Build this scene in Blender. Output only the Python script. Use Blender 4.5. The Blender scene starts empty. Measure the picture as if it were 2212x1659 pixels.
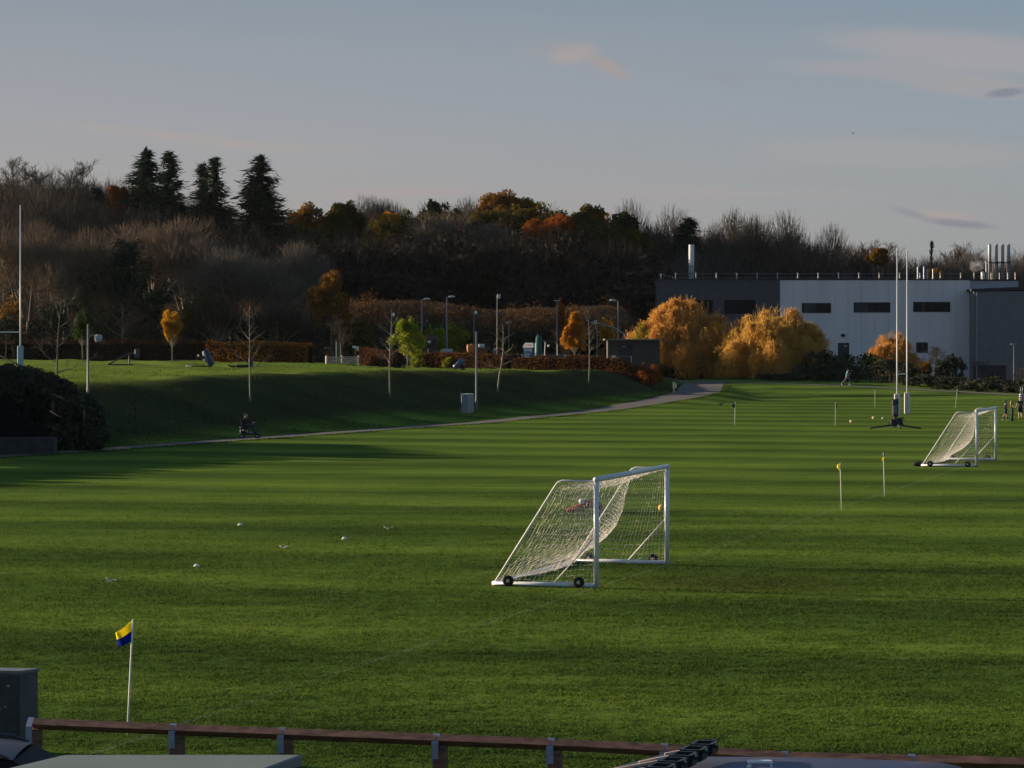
import bpy, math, random
import numpy as np
from mathutils import Vector, Matrix, Euler

random.seed(7)
RNG = np.random.default_rng(7)
SC = bpy.context.scene
COL = SC.collection
rad = math.radians

# ------------------------------------------------------------------ camera model
# sizes measured on the photo (2212 px wide): focal length 6600 px, horizon at y = 732
F, CX, HY, H = 6600.0, 1106.0, 732.0, 5.58
def P(px, py, D):
    return Vector(((px - CX) / F * D, D, H - (py - HY) / F * D))
def X(px, D): return (px - CX) / F * D
def Z(py, D): return H - (py - HY) / F * D
def M(n, D): return n * D / F

# ------------------------------------------------------------------ terrain
def sm(t):
    t = np.clip(t, 0, 1)
    return t * t * (3 - 2 * t)
PD = np.array([0, 40, 145, 148.8, 167.4, 179.6, 194.9, 201.8, 245.5, 266, 283, 318, 345, 900])
PX = np.array([-65, -53, -24.3, -22.3, -15.7, -11.0, -5.55, -2.45, 9.1, 14.0, 17.2, 20.0, 21.0, 21.0])
MOUNDS = []
def vnoise(x, y, seed=0):
    x = np.asarray(x, float); y = np.asarray(y, float)
    xi = np.floor(x); yi = np.floor(y); fx = x - xi; fy = y - yi
    def hs(a, b):
        v = np.sin(a * 127.1 + b * 311.7 + seed * 74.7) * 43758.5453
        return v - np.floor(v)
    fx = fx * fx * (3 - 2 * fx); fy = fy * fy * (3 - 2 * fy)
    return (hs(xi, yi) * (1 - fx) + hs(xi + 1, yi) * fx) * (1 - fy) + (hs(xi, yi + 1) * (1 - fx) + hs(xi + 1, yi + 1) * fx) * fy
def hgt(x, y):
    x = np.asarray(x, float); y = np.asarray(y, float)
    s = (np.interp(y, PD, PX) - x) * 0.964
    zp = np.interp(y, [0, 235, 300, 340, 400], [0, 0, .85, .95, .95])
    far = np.interp(x, [-60, -32, -18, -10, 0, 12], [3.3, 3.25, 2.85, 2.6, 2.5, 2.5])
    k = sm((y - 235) / 65); plate = 3.05 * (1 - k) + far * k
    s0 = np.interp(y, [225, 275], [2.2, 1.6]); wd = np.interp(y, [225, 264, 292], [16, 14.5, 7])
    left = zp + (plate - zp) * sm((s - s0) / wd)
    left = left + sm((s - 3) / 4) * (1 - sm((y - 330) / 15)) * (.34 * (vnoise(x * .34, y * .15, 3) - .5) + .16 * (vnoise(x * .8, y * .35, 5) - .5))
    right = zp * (1 - sm((-s - 2.0) / 5.0))
    yc = np.interp(x, [10, 14, 23.7, 33.2, 46, 60], [345, 340, 318, 303, 277, 262])
    zc = np.interp(x, [10, 23.7, 33.2, 46, 60], [.95, 1.05, .9, .5, .4])
    yf = np.interp(x, [10, 24, 46, 60], [300, 272, 263, 248])
    R = zc * sm((y - yf) / (yc - yf))
    b2 = np.interp(x, [40, 50, 62], [1.25, 1.2, -.1])
    R = R + (b2 - zc) * sm((y - yc - 8) / 60)
    z = np.where(s > 0, left, np.maximum(right, R))
    bx = 1 - sm((x - 13) / 7)
    z = z + bx * ((6.2 + 1.5 * (vnoise(x * .09, y * .03, 17) - .45) + .7 * (vnoise(x * .35, y * .2, 18) - .5)) * sm((y - 348) / 26))
    hm_l = np.interp(x, [-110, -60, -20, 10], [12, 11, 6, 6])
    hm_r = np.interp(x, [15, 40, 75], [13, 11, 7])
    z = z + bx * hm_l * sm((y - 405) / 170) + (1 - bx) * hm_r * sm((y - 432) / 140)
    for mx, my, a, r in MOUNDS:
        z = z + a * np.exp(-((x - mx) ** 2 + (y - my) ** 2) / (r * r))
    return z
def gz(x, y): return float(hgt(x, y))
def GP(px, py, d0=60, d1=420):
    D = np.arange(d0, d1, .1)
    zr = H - (py - HY) / F * D
    d = zr - hgt((px - CX) / F * D, D)
    i = np.argmax(d <= 0)
    Dd = D[i] if d[i] <= 0 else d1
    x = (px - CX) / F * Dd
    return Vector((x, Dd, gz(x, Dd)))
def FL(px, py):                        # point on the flat pitch
    D = H * F / (py - HY)
    return Vector(((px - CX) / F * D, D, 0))

# ------------------------------------------------------------------ object helpers
def tag(o, label=None, cat=None, group=None, kind=None):
    if label: o['label'] = label
    if cat: o['category'] = cat
    if group: o['group'] = group
    if kind: o['kind'] = kind
    return o
def thing(name, label, cat, loc=(0, 0, 0), rz=0, group=None, scale=None):
    o = bpy.data.objects.new(name, None); COL.objects.link(o)
    o.location = loc; o.rotation_euler = (0, 0, rz); o.empty_display_size = .2
    if scale is not None: o.scale = scale if hasattr(scale, '__len__') else (scale,) * 3
    return tag(o, label, cat, group)
def dup(o, parent=None):
    c = o.copy(); COL.objects.link(c); c.parent = parent
    for ch in [k for k in list(bpy.data.objects) if k.parent == o]:
        dup(ch, c)
    return c
KIDS = {}
def link_obj(name, me, mats, parent=None):
    o = bpy.data.objects.new(name, me); COL.objects.link(o)
    for m in (mats if isinstance(mats, (list, tuple)) else [mats]):
        me.materials.append(m)
    if parent is not None:
        o.parent = parent; KIDS.setdefault(parent.name, []).append(o)
    return o
def copy_thing(o, loc, rz=None, scale=None, label=None, group=None):
    def rec(a, par):
        c = a.copy(); COL.objects.link(c); c.parent = par
        for ch in KIDS.get(a.name, []):
            k = rec(ch, c); KIDS.setdefault(c.name, []).append(k)
        return c
    c = rec(o, None)
    c.location = loc
    if rz is not None: c.rotation_euler = (0, 0, rz)
    if scale is not None: c.scale = scale if hasattr(scale, '__len__') else (scale,) * 3
    if label: c['label'] = label
    if group: c['group'] = group
    return c

class MB:
    def __init__(s): s.v = []; s.f = []; s.m = []; s.mi = 0
    def add(s, vs, fs):
        b = len(s.v); s.v += [tuple(p) for p in vs]
        s.f += [tuple(i + b for i in f) for f in fs]; s.m += [s.mi] * len(fs)
        return s
    def box(s, c, size, rot=None):
        hx, hy, hz = size[0] / 2, size[1] / 2, size[2] / 2
        vs = [Vector((x, y, z)) for x in (-hx, hx) for y in (-hy, hy) for z in (-hz, hz)]
        if rot is not None:
            R = Euler(rot).to_matrix() if not isinstance(rot, Matrix) else rot
            vs = [R @ p for p in vs]
        c = Vector(c)
        return s.add([p + c for p in vs], [(0, 1, 3, 2), (4, 6, 7, 5), (0, 4, 5, 1), (2, 3, 7, 6), (0, 2, 6, 4), (1, 5, 7, 3)])
    def bbox(s, a, b):
        return s.box([(a[i] + b[i]) / 2 for i in range(3)], [abs(b[i] - a[i]) for i in range(3)])
    def bev(s, c, size, r=.03, rz=0):   # box with chamfered edges
        hx, hy, hz = size[0] / 2, size[1] / 2, size[2] / 2
        R = Matrix.Rotation(rz, 3, 'Z'); c = Vector(c); vs = []
        prof = [(-hz, r), (-hz + r, 0), (hz - r, 0), (hz, r)]
        for z, ins in prof:
            a, b = hx - ins, hy - ins
            for x, y in ((-a + r, -b), (a - r, -b), (a, -b + r), (a, b - r), (a - r, b), (-a + r, b), (-a, b - r), (-a, -b + r)):
                vs.append(R @ Vector((x, y, z)) + c)
        fs = [tuple(range(7, -1, -1)), tuple(range(24, 32))]
        for k in range(3):
            for i in range(8):
                j = (i + 1) % 8
                fs.append((k * 8 + i, k * 8 + j, k * 8 + 8 + j, k * 8 + 8 + i))
        return s.add(vs, fs)
    def tube(s, pts, rr, n=8, caps=True):
        pts = [Vector(p) for p in pts]
        if not hasattr(rr, '__len__'): rr = [rr] * len(pts)
        vs = []; fs = []; up = None
        for i, p in enumerate(pts):
            d = (pts[min(i + 1, len(pts) - 1)] - pts[max(i - 1, 0)])
            if d.length < 1e-9: d = Vector((0, 0, 1))
            d.normalize()
            if up is None:
                a = Vector((0, 0, 1)) if abs(d.z) < .9 else Vector((1, 0, 0))
                up = (a - d * a.dot(d)).normalized()
            else:
                up = (up - d * up.dot(d)).normalized()
            sd = d.cross(up)
            for k in range(n):
                t = 2 * math.pi * k / n
                vs.append(p + (up * math.cos(t) + sd * math.sin(t)) * rr[i])
        for i in range(len(pts) - 1):
            for k in range(n):
                j = (k + 1) % n
                fs.append((i * n + k, i * n + j, (i + 1) * n + j, (i + 1) * n + k))
        if caps:
            fs.append(tuple(range(n - 1, -1, -1))); fs.append(tuple((len(pts) - 1) * n + k for k in range(n)))
        return s.add(vs, fs)
    def ball(s, c, r, nu=12, nv=8, rot=None):
        if not hasattr(r, '__len__'): r = (r, r, r)
        vs = [Vector((0, 0, -r[2]))]; fs = []
        for j in range(1, nv):
            a = -math.pi / 2 + math.pi * j / nv
            for i in range(nu):
                b = 2 * math.pi * i / nu
                vs.append(Vector((r[0] * math.cos(a) * math.cos(b), r[1] * math.cos(a) * math.sin(b), r[2] * math.sin(a))))
        vs.append(Vector((0, 0, r[2])))
        for i in range(nu):
            fs.append((0, 1 + (i + 1) % nu, 1 + i)); t = 1 + (nv - 2) * nu
            fs.append((t + i, t + (i + 1) % nu, len(vs) - 1))
        for j in range(nv - 2):
            for i in range(nu):
                k = (i + 1) % nu; b = 1 + j * nu
                fs.append((b + i, b + k, b + nu + k, b + nu + i))
        if rot is not None: vs = [rot @ v for v in vs]
        c = Vector(c)
        return s.add([v + c for v in vs], fs)
    def cap(s, a, b, ra, rb, n=10):     # capsule for bodies
        s.tube([a, b], [ra, rb], n); s.ball(a, ra, n, 8); s.ball(b, rb, n, 8); return s
    def prism(s, prof, y0, y1):         # profile in xz, extruded along y
        n = len(prof)
        vs = [(x, y0, z) for x, z in prof] + [(x, y1, z) for x, z in prof]
        fs = [tuple(range(n)), tuple(range(2 * n - 1, n - 1, -1))] + [((i + 1) % n, i, n + i, n + (i + 1) % n) for i in range(n)]
        return s.add(vs, fs)
    def build(s, name, mat, parent=None, smooth=False, loc=None):
        me = bpy.data.meshes.new(name); me.from_pydata(s.v, [], s.f); me.validate(); me.update()
        if smooth: me.polygons.foreach_set('use_smooth', [True] * len(me.polygons))
        if max(s.m or [0]) > 0 and len(s.m) == len(me.polygons): me.polygons.foreach_set('material_index', s.m)
        o = link_obj(name, me, mat, parent)
        if loc is not None: o.location = loc
        return o
    def arrays(s):
        return np.array(s.v, float), s.f

def quads_mesh(name, V, Q, mats, parent=None, mi=None):
    V = np.asarray(V, np.float32); Q = np.asarray(Q, np.int32)
    me = bpy.data.meshes.new(name)
    me.vertices.add(len(V)); me.vertices.foreach_set('co', V.ravel())
    me.loops.add(Q.size); me.loops.foreach_set('vertex_index', Q.ravel())
    me.polygons.add(len(Q)); me.polygons.foreach_set('loop_start', np.arange(len(Q), dtype=np.int32) * 4)
    if mi is not None: me.polygons.foreach_set('material_index', np.asarray(mi, np.int32))
    me.update(calc_edges=True)
    return link_obj(name, me, mats, parent)
class NQ:                               # numpy quad collector
    def __init__(s): s.V = []; s.Q = []; s.n = 0; s.mi = []
    def add(s, V, Q, mi=0):
        if len(V) == 0: return
        s.V.append(np.asarray(V, np.float32)); s.Q.append(np.asarray(Q, np.int64) + s.n); s.n += len(V)
        s.mi.append(np.full(len(Q), mi, np.int32))
    def quads(s, A, mi=0):              # A: n x 4 x 3
        A = np.asarray(A, np.float32).reshape(-1, 3)
        s.add(A, np.arange(len(A)).reshape(-1, 4), mi)
    def get(s): return np.concatenate(s.V), np.concatenate(s.Q), np.concatenate(s.mi)
    def build(s, name, mats, parent=None):
        V, Q, mi = s.get()
        return quads_mesh(name, V, Q, mats, parent, mi)
def leaf_quads(C, size, rng, flat=0, aspect=1.0, var=.4):
    n = len(C)
    a = rng.normal(size=(n, 3)); a[:, 2] *= (1 - flat); a /= np.linalg.norm(a, axis=1)[:, None] + 1e-9
    b = rng.normal(size=(n, 3)); b -= a * (a * b).sum(1)[:, None]; b /= np.linalg.norm(b, axis=1)[:, None] + 1e-9
    sz = size * (1 + var * (rng.random(n) * 2 - 1))[:, None] * .5
    a = a * sz * aspect; b = b * sz
    return np.stack([C - a * .9, C - b * .7 + a * .1, C + a, C + b * .7 + a * .1], 1)
def ribbon(p, q, w, rng):               # arrays of thin strips from p to q
    d = q - p; n = len(p)
    r = rng.normal(size=(n, 3)); s_ = np.cross(d, r); s_ /= np.linalg.norm(s_, axis=1)[:, None] + 1e-9
    w = np.asarray(w)
    w = (w if w.ndim else np.full(n, float(w)))[:, None] * .5
    return np.stack([p - s_ * w, p + s_ * w, q + s_ * w * .6, q - s_ * w * .6], 1)

# ------------------------------------------------------------------ materials
MATS = {}
def nt_new(name):
    m = bpy.data.materials.new(name); m.use_nodes = True
    nt = m.node_tree; nt.nodes.clear()
    return m, nt, nt.nodes, nt.links
def pm(name, col, rough=.7, var=.18, scale=4, bump=0, metal=0, spec=.4, col2=None, coat=0, stretch=None, detail=5):
    if name in MATS: return MATS[name]
    m, nt, N, L = nt_new(name)
    out = N.new('ShaderNodeOutputMaterial'); b = N.new('ShaderNodeBsdfPrincipled')
    tc = N.new('ShaderNodeTexCoord'); nz = N.new('ShaderNodeTexNoise')
    nz.inputs['Scale'].default_value = scale; nz.inputs['Detail'].default_value = detail
    src = tc.outputs['Object']
    if stretch:
        mp = N.new('ShaderNodeMapping'); mp.inputs['Scale'].default_value = stretch
        L.new(src, mp.inputs['Vector']); src = mp.outputs['Vector']
    L.new(src, nz.inputs['Vector'])
    mx = N.new('ShaderNodeMix'); mx.data_type = 'RGBA'
    c2 = col2 if col2 else tuple(min(1, c * (1 + var)) for c in col)
    c1 = col if col2 else tuple(c * (1 - var) for c in col)
    mx.inputs[6].default_value = (*c1, 1); mx.inputs[7].default_value = (*c2, 1)
    rp = N.new('ShaderNodeMapRange'); rp.inputs[1].default_value = .3; rp.inputs[2].default_value = .7
    L.new(nz.outputs['Fac'], rp.inputs[0]); L.new(rp.outputs[0], mx.inputs[0])
    L.new(mx.outputs[2], b.inputs['Base Color'])
    b.inputs['Roughness'].default_value = rough; b.inputs['Metallic'].default_value = metal
    b.inputs['Specular IOR Level'].default_value = spec
    if coat: b.inputs['Coat Weight'].default_value = coat; b.inputs['Coat Roughness'].default_value = .05
    if bump:
        bp = N.new('ShaderNodeBump'); bp.inputs['Strength'].default_value = bump; bp.inputs['Distance'].default_value = .02
        L.new(nz.outputs['Fac'], bp.inputs['Height']); L.new(bp.outputs[0], b.inputs['Normal'])
    L.new(b.outputs[0], out.inputs[0]); MATS[name] = m
    return m
def leafmat(name, cols, trans=.35, noise=.25, nscale=.35):
    """colour differs from leaf to leaf and from bough to bough; some light passes through"""
    m, nt, N, L = nt_new(name)
    out = N.new('ShaderNodeOutputMaterial')
    g = N.new('ShaderNodeNewGeometry'); cr = N.new('ShaderNodeValToRGB')
    e = cr.color_ramp.elements
    for i, c in enumerate(cols):
        t = i / (len(cols) - 1) if len(cols) > 1 else 0
        el = e[i] if i < 2 else e.new(t)
        el.position = t; el.color = (*c, 1)
    tc = N.new('ShaderNodeTexCoord'); nz = N.new('ShaderNodeTexNoise'); nz.inputs['Scale'].default_value = nscale; nz.inputs['Detail'].default_value = 3
    L.new(tc.outputs['Object'], nz.inputs['Vector'])
    ad = N.new('ShaderNodeMath'); ad.operation = 'MULTIPLY_ADD'; ad.inputs[1].default_value = .5
    mr = N.new('ShaderNodeMapRange'); mr.inputs[1].default_value = .3; mr.inputs[2].default_value = .7; mr.inputs[3].default_value = -.1; mr.inputs[4].default_value = .6
    L.new(nz.outputs['Fac'], mr.inputs[0]); L.new(g.outputs['Random Per Island'], ad.inputs[0]); L.new(mr.outputs[0], ad.inputs[2])
    L.new(ad.outputs[0], cr.inputs['Fac'])
    d = N.new('ShaderNodeBsdfDiffuse'); t = N.new('ShaderNodeBsdfTranslucent'); mx = N.new('ShaderNodeMixShader')
    mx.inputs[0].default_value = trans
    L.new(cr.outputs[0], d.inputs[0]); L.new(cr.outputs[0], t.inputs[0]); L.new(d.outputs[0], mx.inputs[1]); L.new(t.outputs[0], mx.inputs[2])
    L.new(mx.outputs[0], out.inputs[0])
    return m
# ------------------------------------------------------------------ light, sky, camera
SUN_EL, SUN_AZ = 11.0, 21.0            # low sun to the left, a little beyond the pitch
ca, sa, ce, se = math.cos(rad(SUN_AZ)), math.sin(rad(SUN_AZ)), math.cos(rad(SUN_EL)), math.sin(rad(SUN_EL))
SUNV = Vector((-ca * ce, sa * ce, se))
def make_light():
    ld = bpy.data.lights.new('sun', 'SUN'); ld.energy = 5.0; ld.angle = rad(.53); ld.color = (1, .81, .58)
    lo = bpy.data.objects.new('sun', ld); COL.objects.link(lo); lo.location = (-60, 40, 60)
    lo.rotation_euler = SUNV.to_track_quat('Z', 'Y').to_euler()
    cd = bpy.data.cameras.new('camera'); co = bpy.data.objects.new('camera', cd); COL.objects.link(co)
    co.location = (0, 0, H); co.rotation_euler = (rad(90), 0, 0)
    cd.sensor_width = 36; cd.lens = 36 * F / 2212; cd.shift_y = -(829.5 - HY) / 2212
    cd.clip_start = .5; cd.clip_end = 6000
    SC.camera = co
SKY_STR, EXPO = .085, 1.0
def make_world():
    w = bpy.data.worlds.new('World'); SC.world = w; w.use_nodes = True
    nt = w.node_tree; N, L = nt.nodes, nt.links; N.clear()
    out = N.new('ShaderNodeOutputWorld'); bg = N.new('ShaderNodeBackground'); bg.inputs[1].default_value = SKY_STR
    sky = N.new('ShaderNodeTexSky'); sky.sky_type = 'NISHITA'; sky.sun_disc = False
    sky.sun_elevation = rad(SUN_EL); sky.sun_rotation = rad(-(90 - SUN_AZ)); sky.air_density = 1.0; sky.dust_density = .6; sky.ozone_density = 2.5
    tc = N.new('ShaderNodeTexCoord'); sp = N.new('ShaderNodeSeparateXYZ'); L.new(tc.outputs['Generated'], sp.inputs[0])
    def mth(op, a, b=None, c=None):
        n = N.new('ShaderNodeMath'); n.operation = op
        for i, v in enumerate((a, b, c)):
            if v is None: continue
            if isinstance(v, (int, float)): n.inputs[i].default_value = v
            else: L.new(v, n.inputs[i])
        return n.outputs[0]
    ax = mth('ARCTAN2', sp.outputs[0], sp.outputs[1])       # azimuth from the pitch axis
    el = mth('ARCSINE', sp.outputs[2])                      # elevation
    # low band of hazy autumn sky: warm grey at the horizon to slate blue above, paler towards the sun
    cr = N.new('ShaderNodeValToRGB'); e = cr.color_ramp.elements
    S = lambda r, g, b: tuple(((c / 255 + .055) / 1.055) ** 2.4 if c > 10 else c / 255 / 12.92 for c in (r, g, b))
    stops = [(0, S(161, 156, 154)), (.36, S(163, 160, 159)), (.5, S(160, 161, 163)), (.66, S(155, 160, 167)), (.84, S(149, 157, 166)), (1, S(139, 152, 164))]
    e[0].position = 0; e[0].color = (*stops[0][1], 1); e[1].position = 1; e[1].color = (*stops[-1][1], 1)
    for p, c in stops[1:-1]:
        k = e.new(p); k.color = (*c, 1)
    L.new(mth('DIVIDE', el, .111), cr.inputs[0])
    # side gradient
    sg = N.new('ShaderNodeMapRange'); sg.inputs[1].default_value = -.17; sg.inputs[2].default_value = .17; sg.inputs[3].default_value = 0; sg.inputs[4].default_value = 1
    L.new(ax, sg.inputs[0])
    tint = N.new('ShaderNodeMix'); tint.data_type = 'RGBA'; tint.inputs[6].default_value = (1.04, 1.0, .98, 1); tint.inputs[7].default_value = (.88, .955, .985, 1)
    L.new(sg.outputs[0], tint.inputs[0])
    low = N.new('ShaderNodeMix'); low.data_type = 'RGBA'; low.blend_type = 'MULTIPLY'; low.inputs[0].default_value = 1
    L.new(cr.outputs[0], low.inputs[6]); L.new(tint.outputs[2], low.inputs[7])
    col = low.outputs[2]
    # clouds: soft patches, each broken up by noise
    nv = N.new('ShaderNodeCombineXYZ'); L.new(ax, nv.inputs[0]); L.new(mth('MULTIPLY', el, 3.2), nv.inputs[1])
    nz = N.new('ShaderNodeTexNoise'); nz.inputs['Scale'].default_value = 34; nz.inputs['Detail'].default_value = 7; nz.inputs['Roughness'].default_value = .58
    L.new(nv.outputs[0], nz.inputs['Vector'])
    wz = N.new('ShaderNodeTexNoise'); wz.inputs['Scale'].default_value = 90; wz.inputs['Detail'].default_value = 4
    L.new(nv.outputs[0], wz.inputs['Vector'])
    def cloud(col, px, py, w_, h_, c, op, tilt=0, lo=.42, hi=.72):
        u0, v0 = (px - CX) / F, (HY - py) / F
        du = mth('SUBTRACT', ax, u0); dv = mth('SUBTRACT', el, v0)
        dv = mth('ADD', dv, mth('MULTIPLY', du, tilt))
        du = mth('DIVIDE', du, w_ / F); dv = mth('DIVIDE', dv, h_ / F)
        r2 = mth('ADD', mth('MULTIPLY', du, du), mth('MULTIPLY', dv, dv))
        g = mth('POWER', 2.718, mth('MULTIPLY', r2, -1.0))
        n = mth('ADD', mth('MULTIPLY', nz.outputs['Fac'], .8), mth('MULTIPLY', wz.outputs['Fac'], .2))
        f = mth('MULTIPLY', g, mth('ADD', n, .22))
        mr = N.new('ShaderNodeMapRange'); mr.interpolation_type = 'SMOOTHSTEP'
        mr.inputs[1].default_value = lo - .22; mr.inputs[2].default_value = hi; mr.inputs[3].default_value = 0; mr.inputs[4].default_value = op
        L.new(f, mr.inputs[0])
        mx = N.new('ShaderNodeMix'); mx.data_type = 'RGBA'; L.new(mr.outputs[0], mx.inputs[0]); L.new(col, mx.inputs[6]); mx.inputs[7].default_value = (*c, 1)
        return mx.outputs[2]
    pink, grey = S(170, 160, 158), S(132, 135, 148)
    for a in [(1235, 118, 66, 30, S(168, 160, 159), 1.0, -.12), (1312, 145, 66, 24, S(161, 155, 156), 1.0, .45), (1190, 110, 100, 34, S(156, 155, 158), .4, 0),
              (1560, 165, 70, 22, S(146, 150, 158), .5, .1),
              (2090, 122, 350, 50, S(163, 161, 165), .8, .1, .38, .60), (1900, 155, 270, 24, S(162, 160, 164), .6, .05, .38, .60), (2110, 195, 200, 28, S(163, 160, 162), .75, .1, .38, .60),
              (2165, 208, 55, 13, S(128, 134, 148), .85, -.1), (1930, 335, 360, 40, S(163, 161, 161), .6, .03, .38, .62),
              (2030, 470, 95, 20, S(168, 158, 156), .8, .08), (2070, 486, 100, 12, S(132, 134, 143), .8, .1), (1960, 462, 60, 12, S(140, 141, 150), .7, .3),
              (330, 292, 330, 16, S(170, 162, 156), .5, .1), (600, 320, 260, 14, S(168, 162, 157), .5, .03), (850, 415, 260, 18, S(170, 160, 157), .5, -.02), (1500, 420, 500, 14, S(168, 160, 158), .45, 0)]:
        col = cloud(col, *a)
    # above the hazy band the clear sky takes over
    bf = N.new('ShaderNodeMapRange'); bf.interpolation_type = 'SMOOTHSTEP'; bf.inputs[1].default_value = .12; bf.inputs[2].default_value = .4
    L.new(el, bf.inputs[0])
    sc_ = N.new('ShaderNodeVectorMath'); sc_.operation = 'SCALE'; sc_.inputs['Scale'].default_value = 1 / SKY_STR / (2 ** EXPO); L.new(col, sc_.inputs[0])
    fin = N.new('ShaderNodeMix'); fin.data_type = 'RGBA'; L.new(bf.outputs[0], fin.inputs[0]); L.new(sc_.outputs[0], fin.inputs[6]); L.new(sky.outputs[0], fin.inputs[7])
    L.new(fin.outputs[2], bg.inputs[0]); L.new(bg.outputs[0], out.inputs[0])
    SC.view_settings.view_transform = 'Standard'; SC.view_settings.look = 'None'; SC.view_settings.exposure = EXPO; SC.view_settings.gamma = 1
    SC.cycles.max_bounces = 6; SC.cycles.diffuse_bounces = 3; SC.cycles.transparent_max_bounces = 8; SC.cycles.use_denoising = True

# ------------------------------------------------------------------ grass
LINE_C = 1.88 * .964 - 68.46 * .265
def grass_color(nt, rough_area=False):
    N, L = nt.nodes, nt.links
    def mth(op, a, b=None, c=None):
        n = N.new('ShaderNodeMath'); n.operation = op
        for i, v in enumerate((a, b, c)):
            if v is None: continue
            if isinstance(v, (int, float)): n.inputs[i].default_value = v
            else: L.new(v, n.inputs[i])
        return n.outputs[0]
    g = N.new('ShaderNodeNewGeometry'); sp = N.new('ShaderNodeSeparateXYZ'); L.new(g.outputs['Position'], sp.inputs[0])
    x, y = sp.outputs[0], sp.outputs[1]
    def noise(scale, detail=4, stretch=None):
        n = N.new('ShaderNodeTexNoise'); n.inputs['Scale'].default_value = scale; n.inputs['Detail'].default_value = detail
        if stretch:
            mp = N.new('ShaderNodeMapping'); mp.inputs['Rotation'].default_value = (0, 0, rad(15.4)); mp.inputs['Scale'].default_value = stretch
            L.new(g.outputs['Position'], mp.inputs['Vector']); L.new(mp.outputs[0], n.inputs['Vector'])
        else: L.new(g.outputs['Position'], n.inputs['Vector'])
        return n.outputs['Fac']
    t = mth('ADD', mth('MULTIPLY', x, .265), mth('MULTIPLY', y, .964))
    big = noise(.06, 4); mid = noise(.55, 5, (.35, 1, 1)); fine = noise(7, 5)
    ph = mth('ADD', mth('MULTIPLY', t, 2 * math.pi / 11.0), mth('MULTIPLY', big, 1.6))
    st = mth('SINE', ph); st2 = mth('SINE', mth('MULTIPLY', ph, 2.0))
    stripe = mth('ADD', mth('MULTIPLY', st, .55), mth('MULTIPLY', st2, .14))
    f = mth('ADD', mth('MULTIPLY', stripe, .22), mth('MULTIPLY', big, .5))
    f = mth('ADD', f, mth('MULTIPLY', mid, .55)); f = mth('ADD', f, mth('MULTIPLY', fine, .3))
    mr = N.new('ShaderNodeMapRange'); mr.inputs[1].default_value = .40; mr.inputs[2].default_value = .96
    L.new(f, mr.inputs[0])
    cr = N.new('ShaderNodeValToRGB'); e = cr.color_ramp.elements
    e[0].position = 0; e[0].color = (.037, .063, .016, 1); e[1].position = 1; e[1].color = (.146, .207, .034, 1)
    k = e.new(.5); k.color = (.082, .131, .024, 1)
    L.new(mr.outputs[0], cr.inputs[0]); col = cr.outputs[0]
    # worn goal mouth and faint old chalk line along the goal lines
    def blob(cx, cy, rx, ry):
        dx = mth('DIVIDE', mth('SUBTRACT', x, cx), rx); dy = mth('DIVIDE', mth('SUBTRACT', y, cy), ry)
        return mth('POWER', 2.718, mth('MULTIPLY', mth('ADD', mth('MULTIPLY', dx, dx), mth('MULTIPLY', dy, dy)), -1))
    wear = mth('ADD', blob(5.3, 69.5, 2.6, 2.6), mth('MULTIPLY', blob(24.5, 134, 3.5, 4), .6))
    wear = mth('MULTIPLY', mth('MULTIPLY', wear, mth('ADD', mid, .25)), .8)
    m1 = N.new('ShaderNodeMix'); m1.data_type = 'RGBA'; L.new(wear, m1.inputs[0]); L.new(col, m1.inputs[6]); m1.inputs[7].default_value = (.05, .045, .015, 1)
    col = m1.outputs[2]
    d = mth('ABSOLUTE', mth('SUBTRACT', mth('SUBTRACT', mth('MULTIPLY', x, .964), mth('MULTIPLY', y, .265)), LINE_C))
    ln = N.new('ShaderNodeMapRange'); ln.inputs[1].default_value = .075; ln.inputs[2].default_value = .035; ln.inputs[3].default_value = 0; ln.inputs[4].default_value = 1
    L.new(d, ln.inputs[0])
    lf = mth('MULTIPLY', ln.outputs[0], mth('MULTIPLY', mth('LESS_THAN', y, 165.0), .26))
    lf = mth('MULTIPLY', lf, mth('ADD', mth('MULTIPLY', mid, 1.2), -.1))
    m2 = N.new('ShaderNodeMix'); m2.data_type = 'RGBA'; L.new(lf, m2.inputs[0]); L.new(col, m2.inputs[6]); m2.inputs[7].default_value = (.30, .31, .24, 1)
    # shade of the bank below the upper field, mixed into the grass as dark olive
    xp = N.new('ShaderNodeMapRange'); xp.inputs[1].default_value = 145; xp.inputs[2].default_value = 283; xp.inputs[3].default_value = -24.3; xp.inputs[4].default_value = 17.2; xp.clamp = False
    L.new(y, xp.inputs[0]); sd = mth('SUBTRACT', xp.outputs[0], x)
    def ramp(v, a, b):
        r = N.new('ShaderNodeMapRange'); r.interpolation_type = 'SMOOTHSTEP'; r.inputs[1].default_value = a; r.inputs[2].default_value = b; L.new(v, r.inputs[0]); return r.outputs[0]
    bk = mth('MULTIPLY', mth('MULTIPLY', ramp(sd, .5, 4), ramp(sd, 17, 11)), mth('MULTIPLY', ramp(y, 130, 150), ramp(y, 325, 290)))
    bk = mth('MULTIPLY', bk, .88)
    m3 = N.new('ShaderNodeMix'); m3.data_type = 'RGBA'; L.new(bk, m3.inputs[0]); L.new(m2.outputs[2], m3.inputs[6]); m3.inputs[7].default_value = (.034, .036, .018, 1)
    lw = mth('MULTIPLY', mth('MULTIPLY', ramp(sd, 13, 18), ramp(y, 170, 190)), .45)   # upper lawn mixed lighter, the grazing sun put into the colour
    m4 = N.new('ShaderNodeMix'); m4.data_type = 'RGBA'; L.new(lw, m4.inputs[0]); L.new(m3.outputs[2], m4.inputs[6]); m4.inputs[7].default_value = (.19, .25, .045, 1)
    return m4.outputs[2], fine, mid
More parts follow.
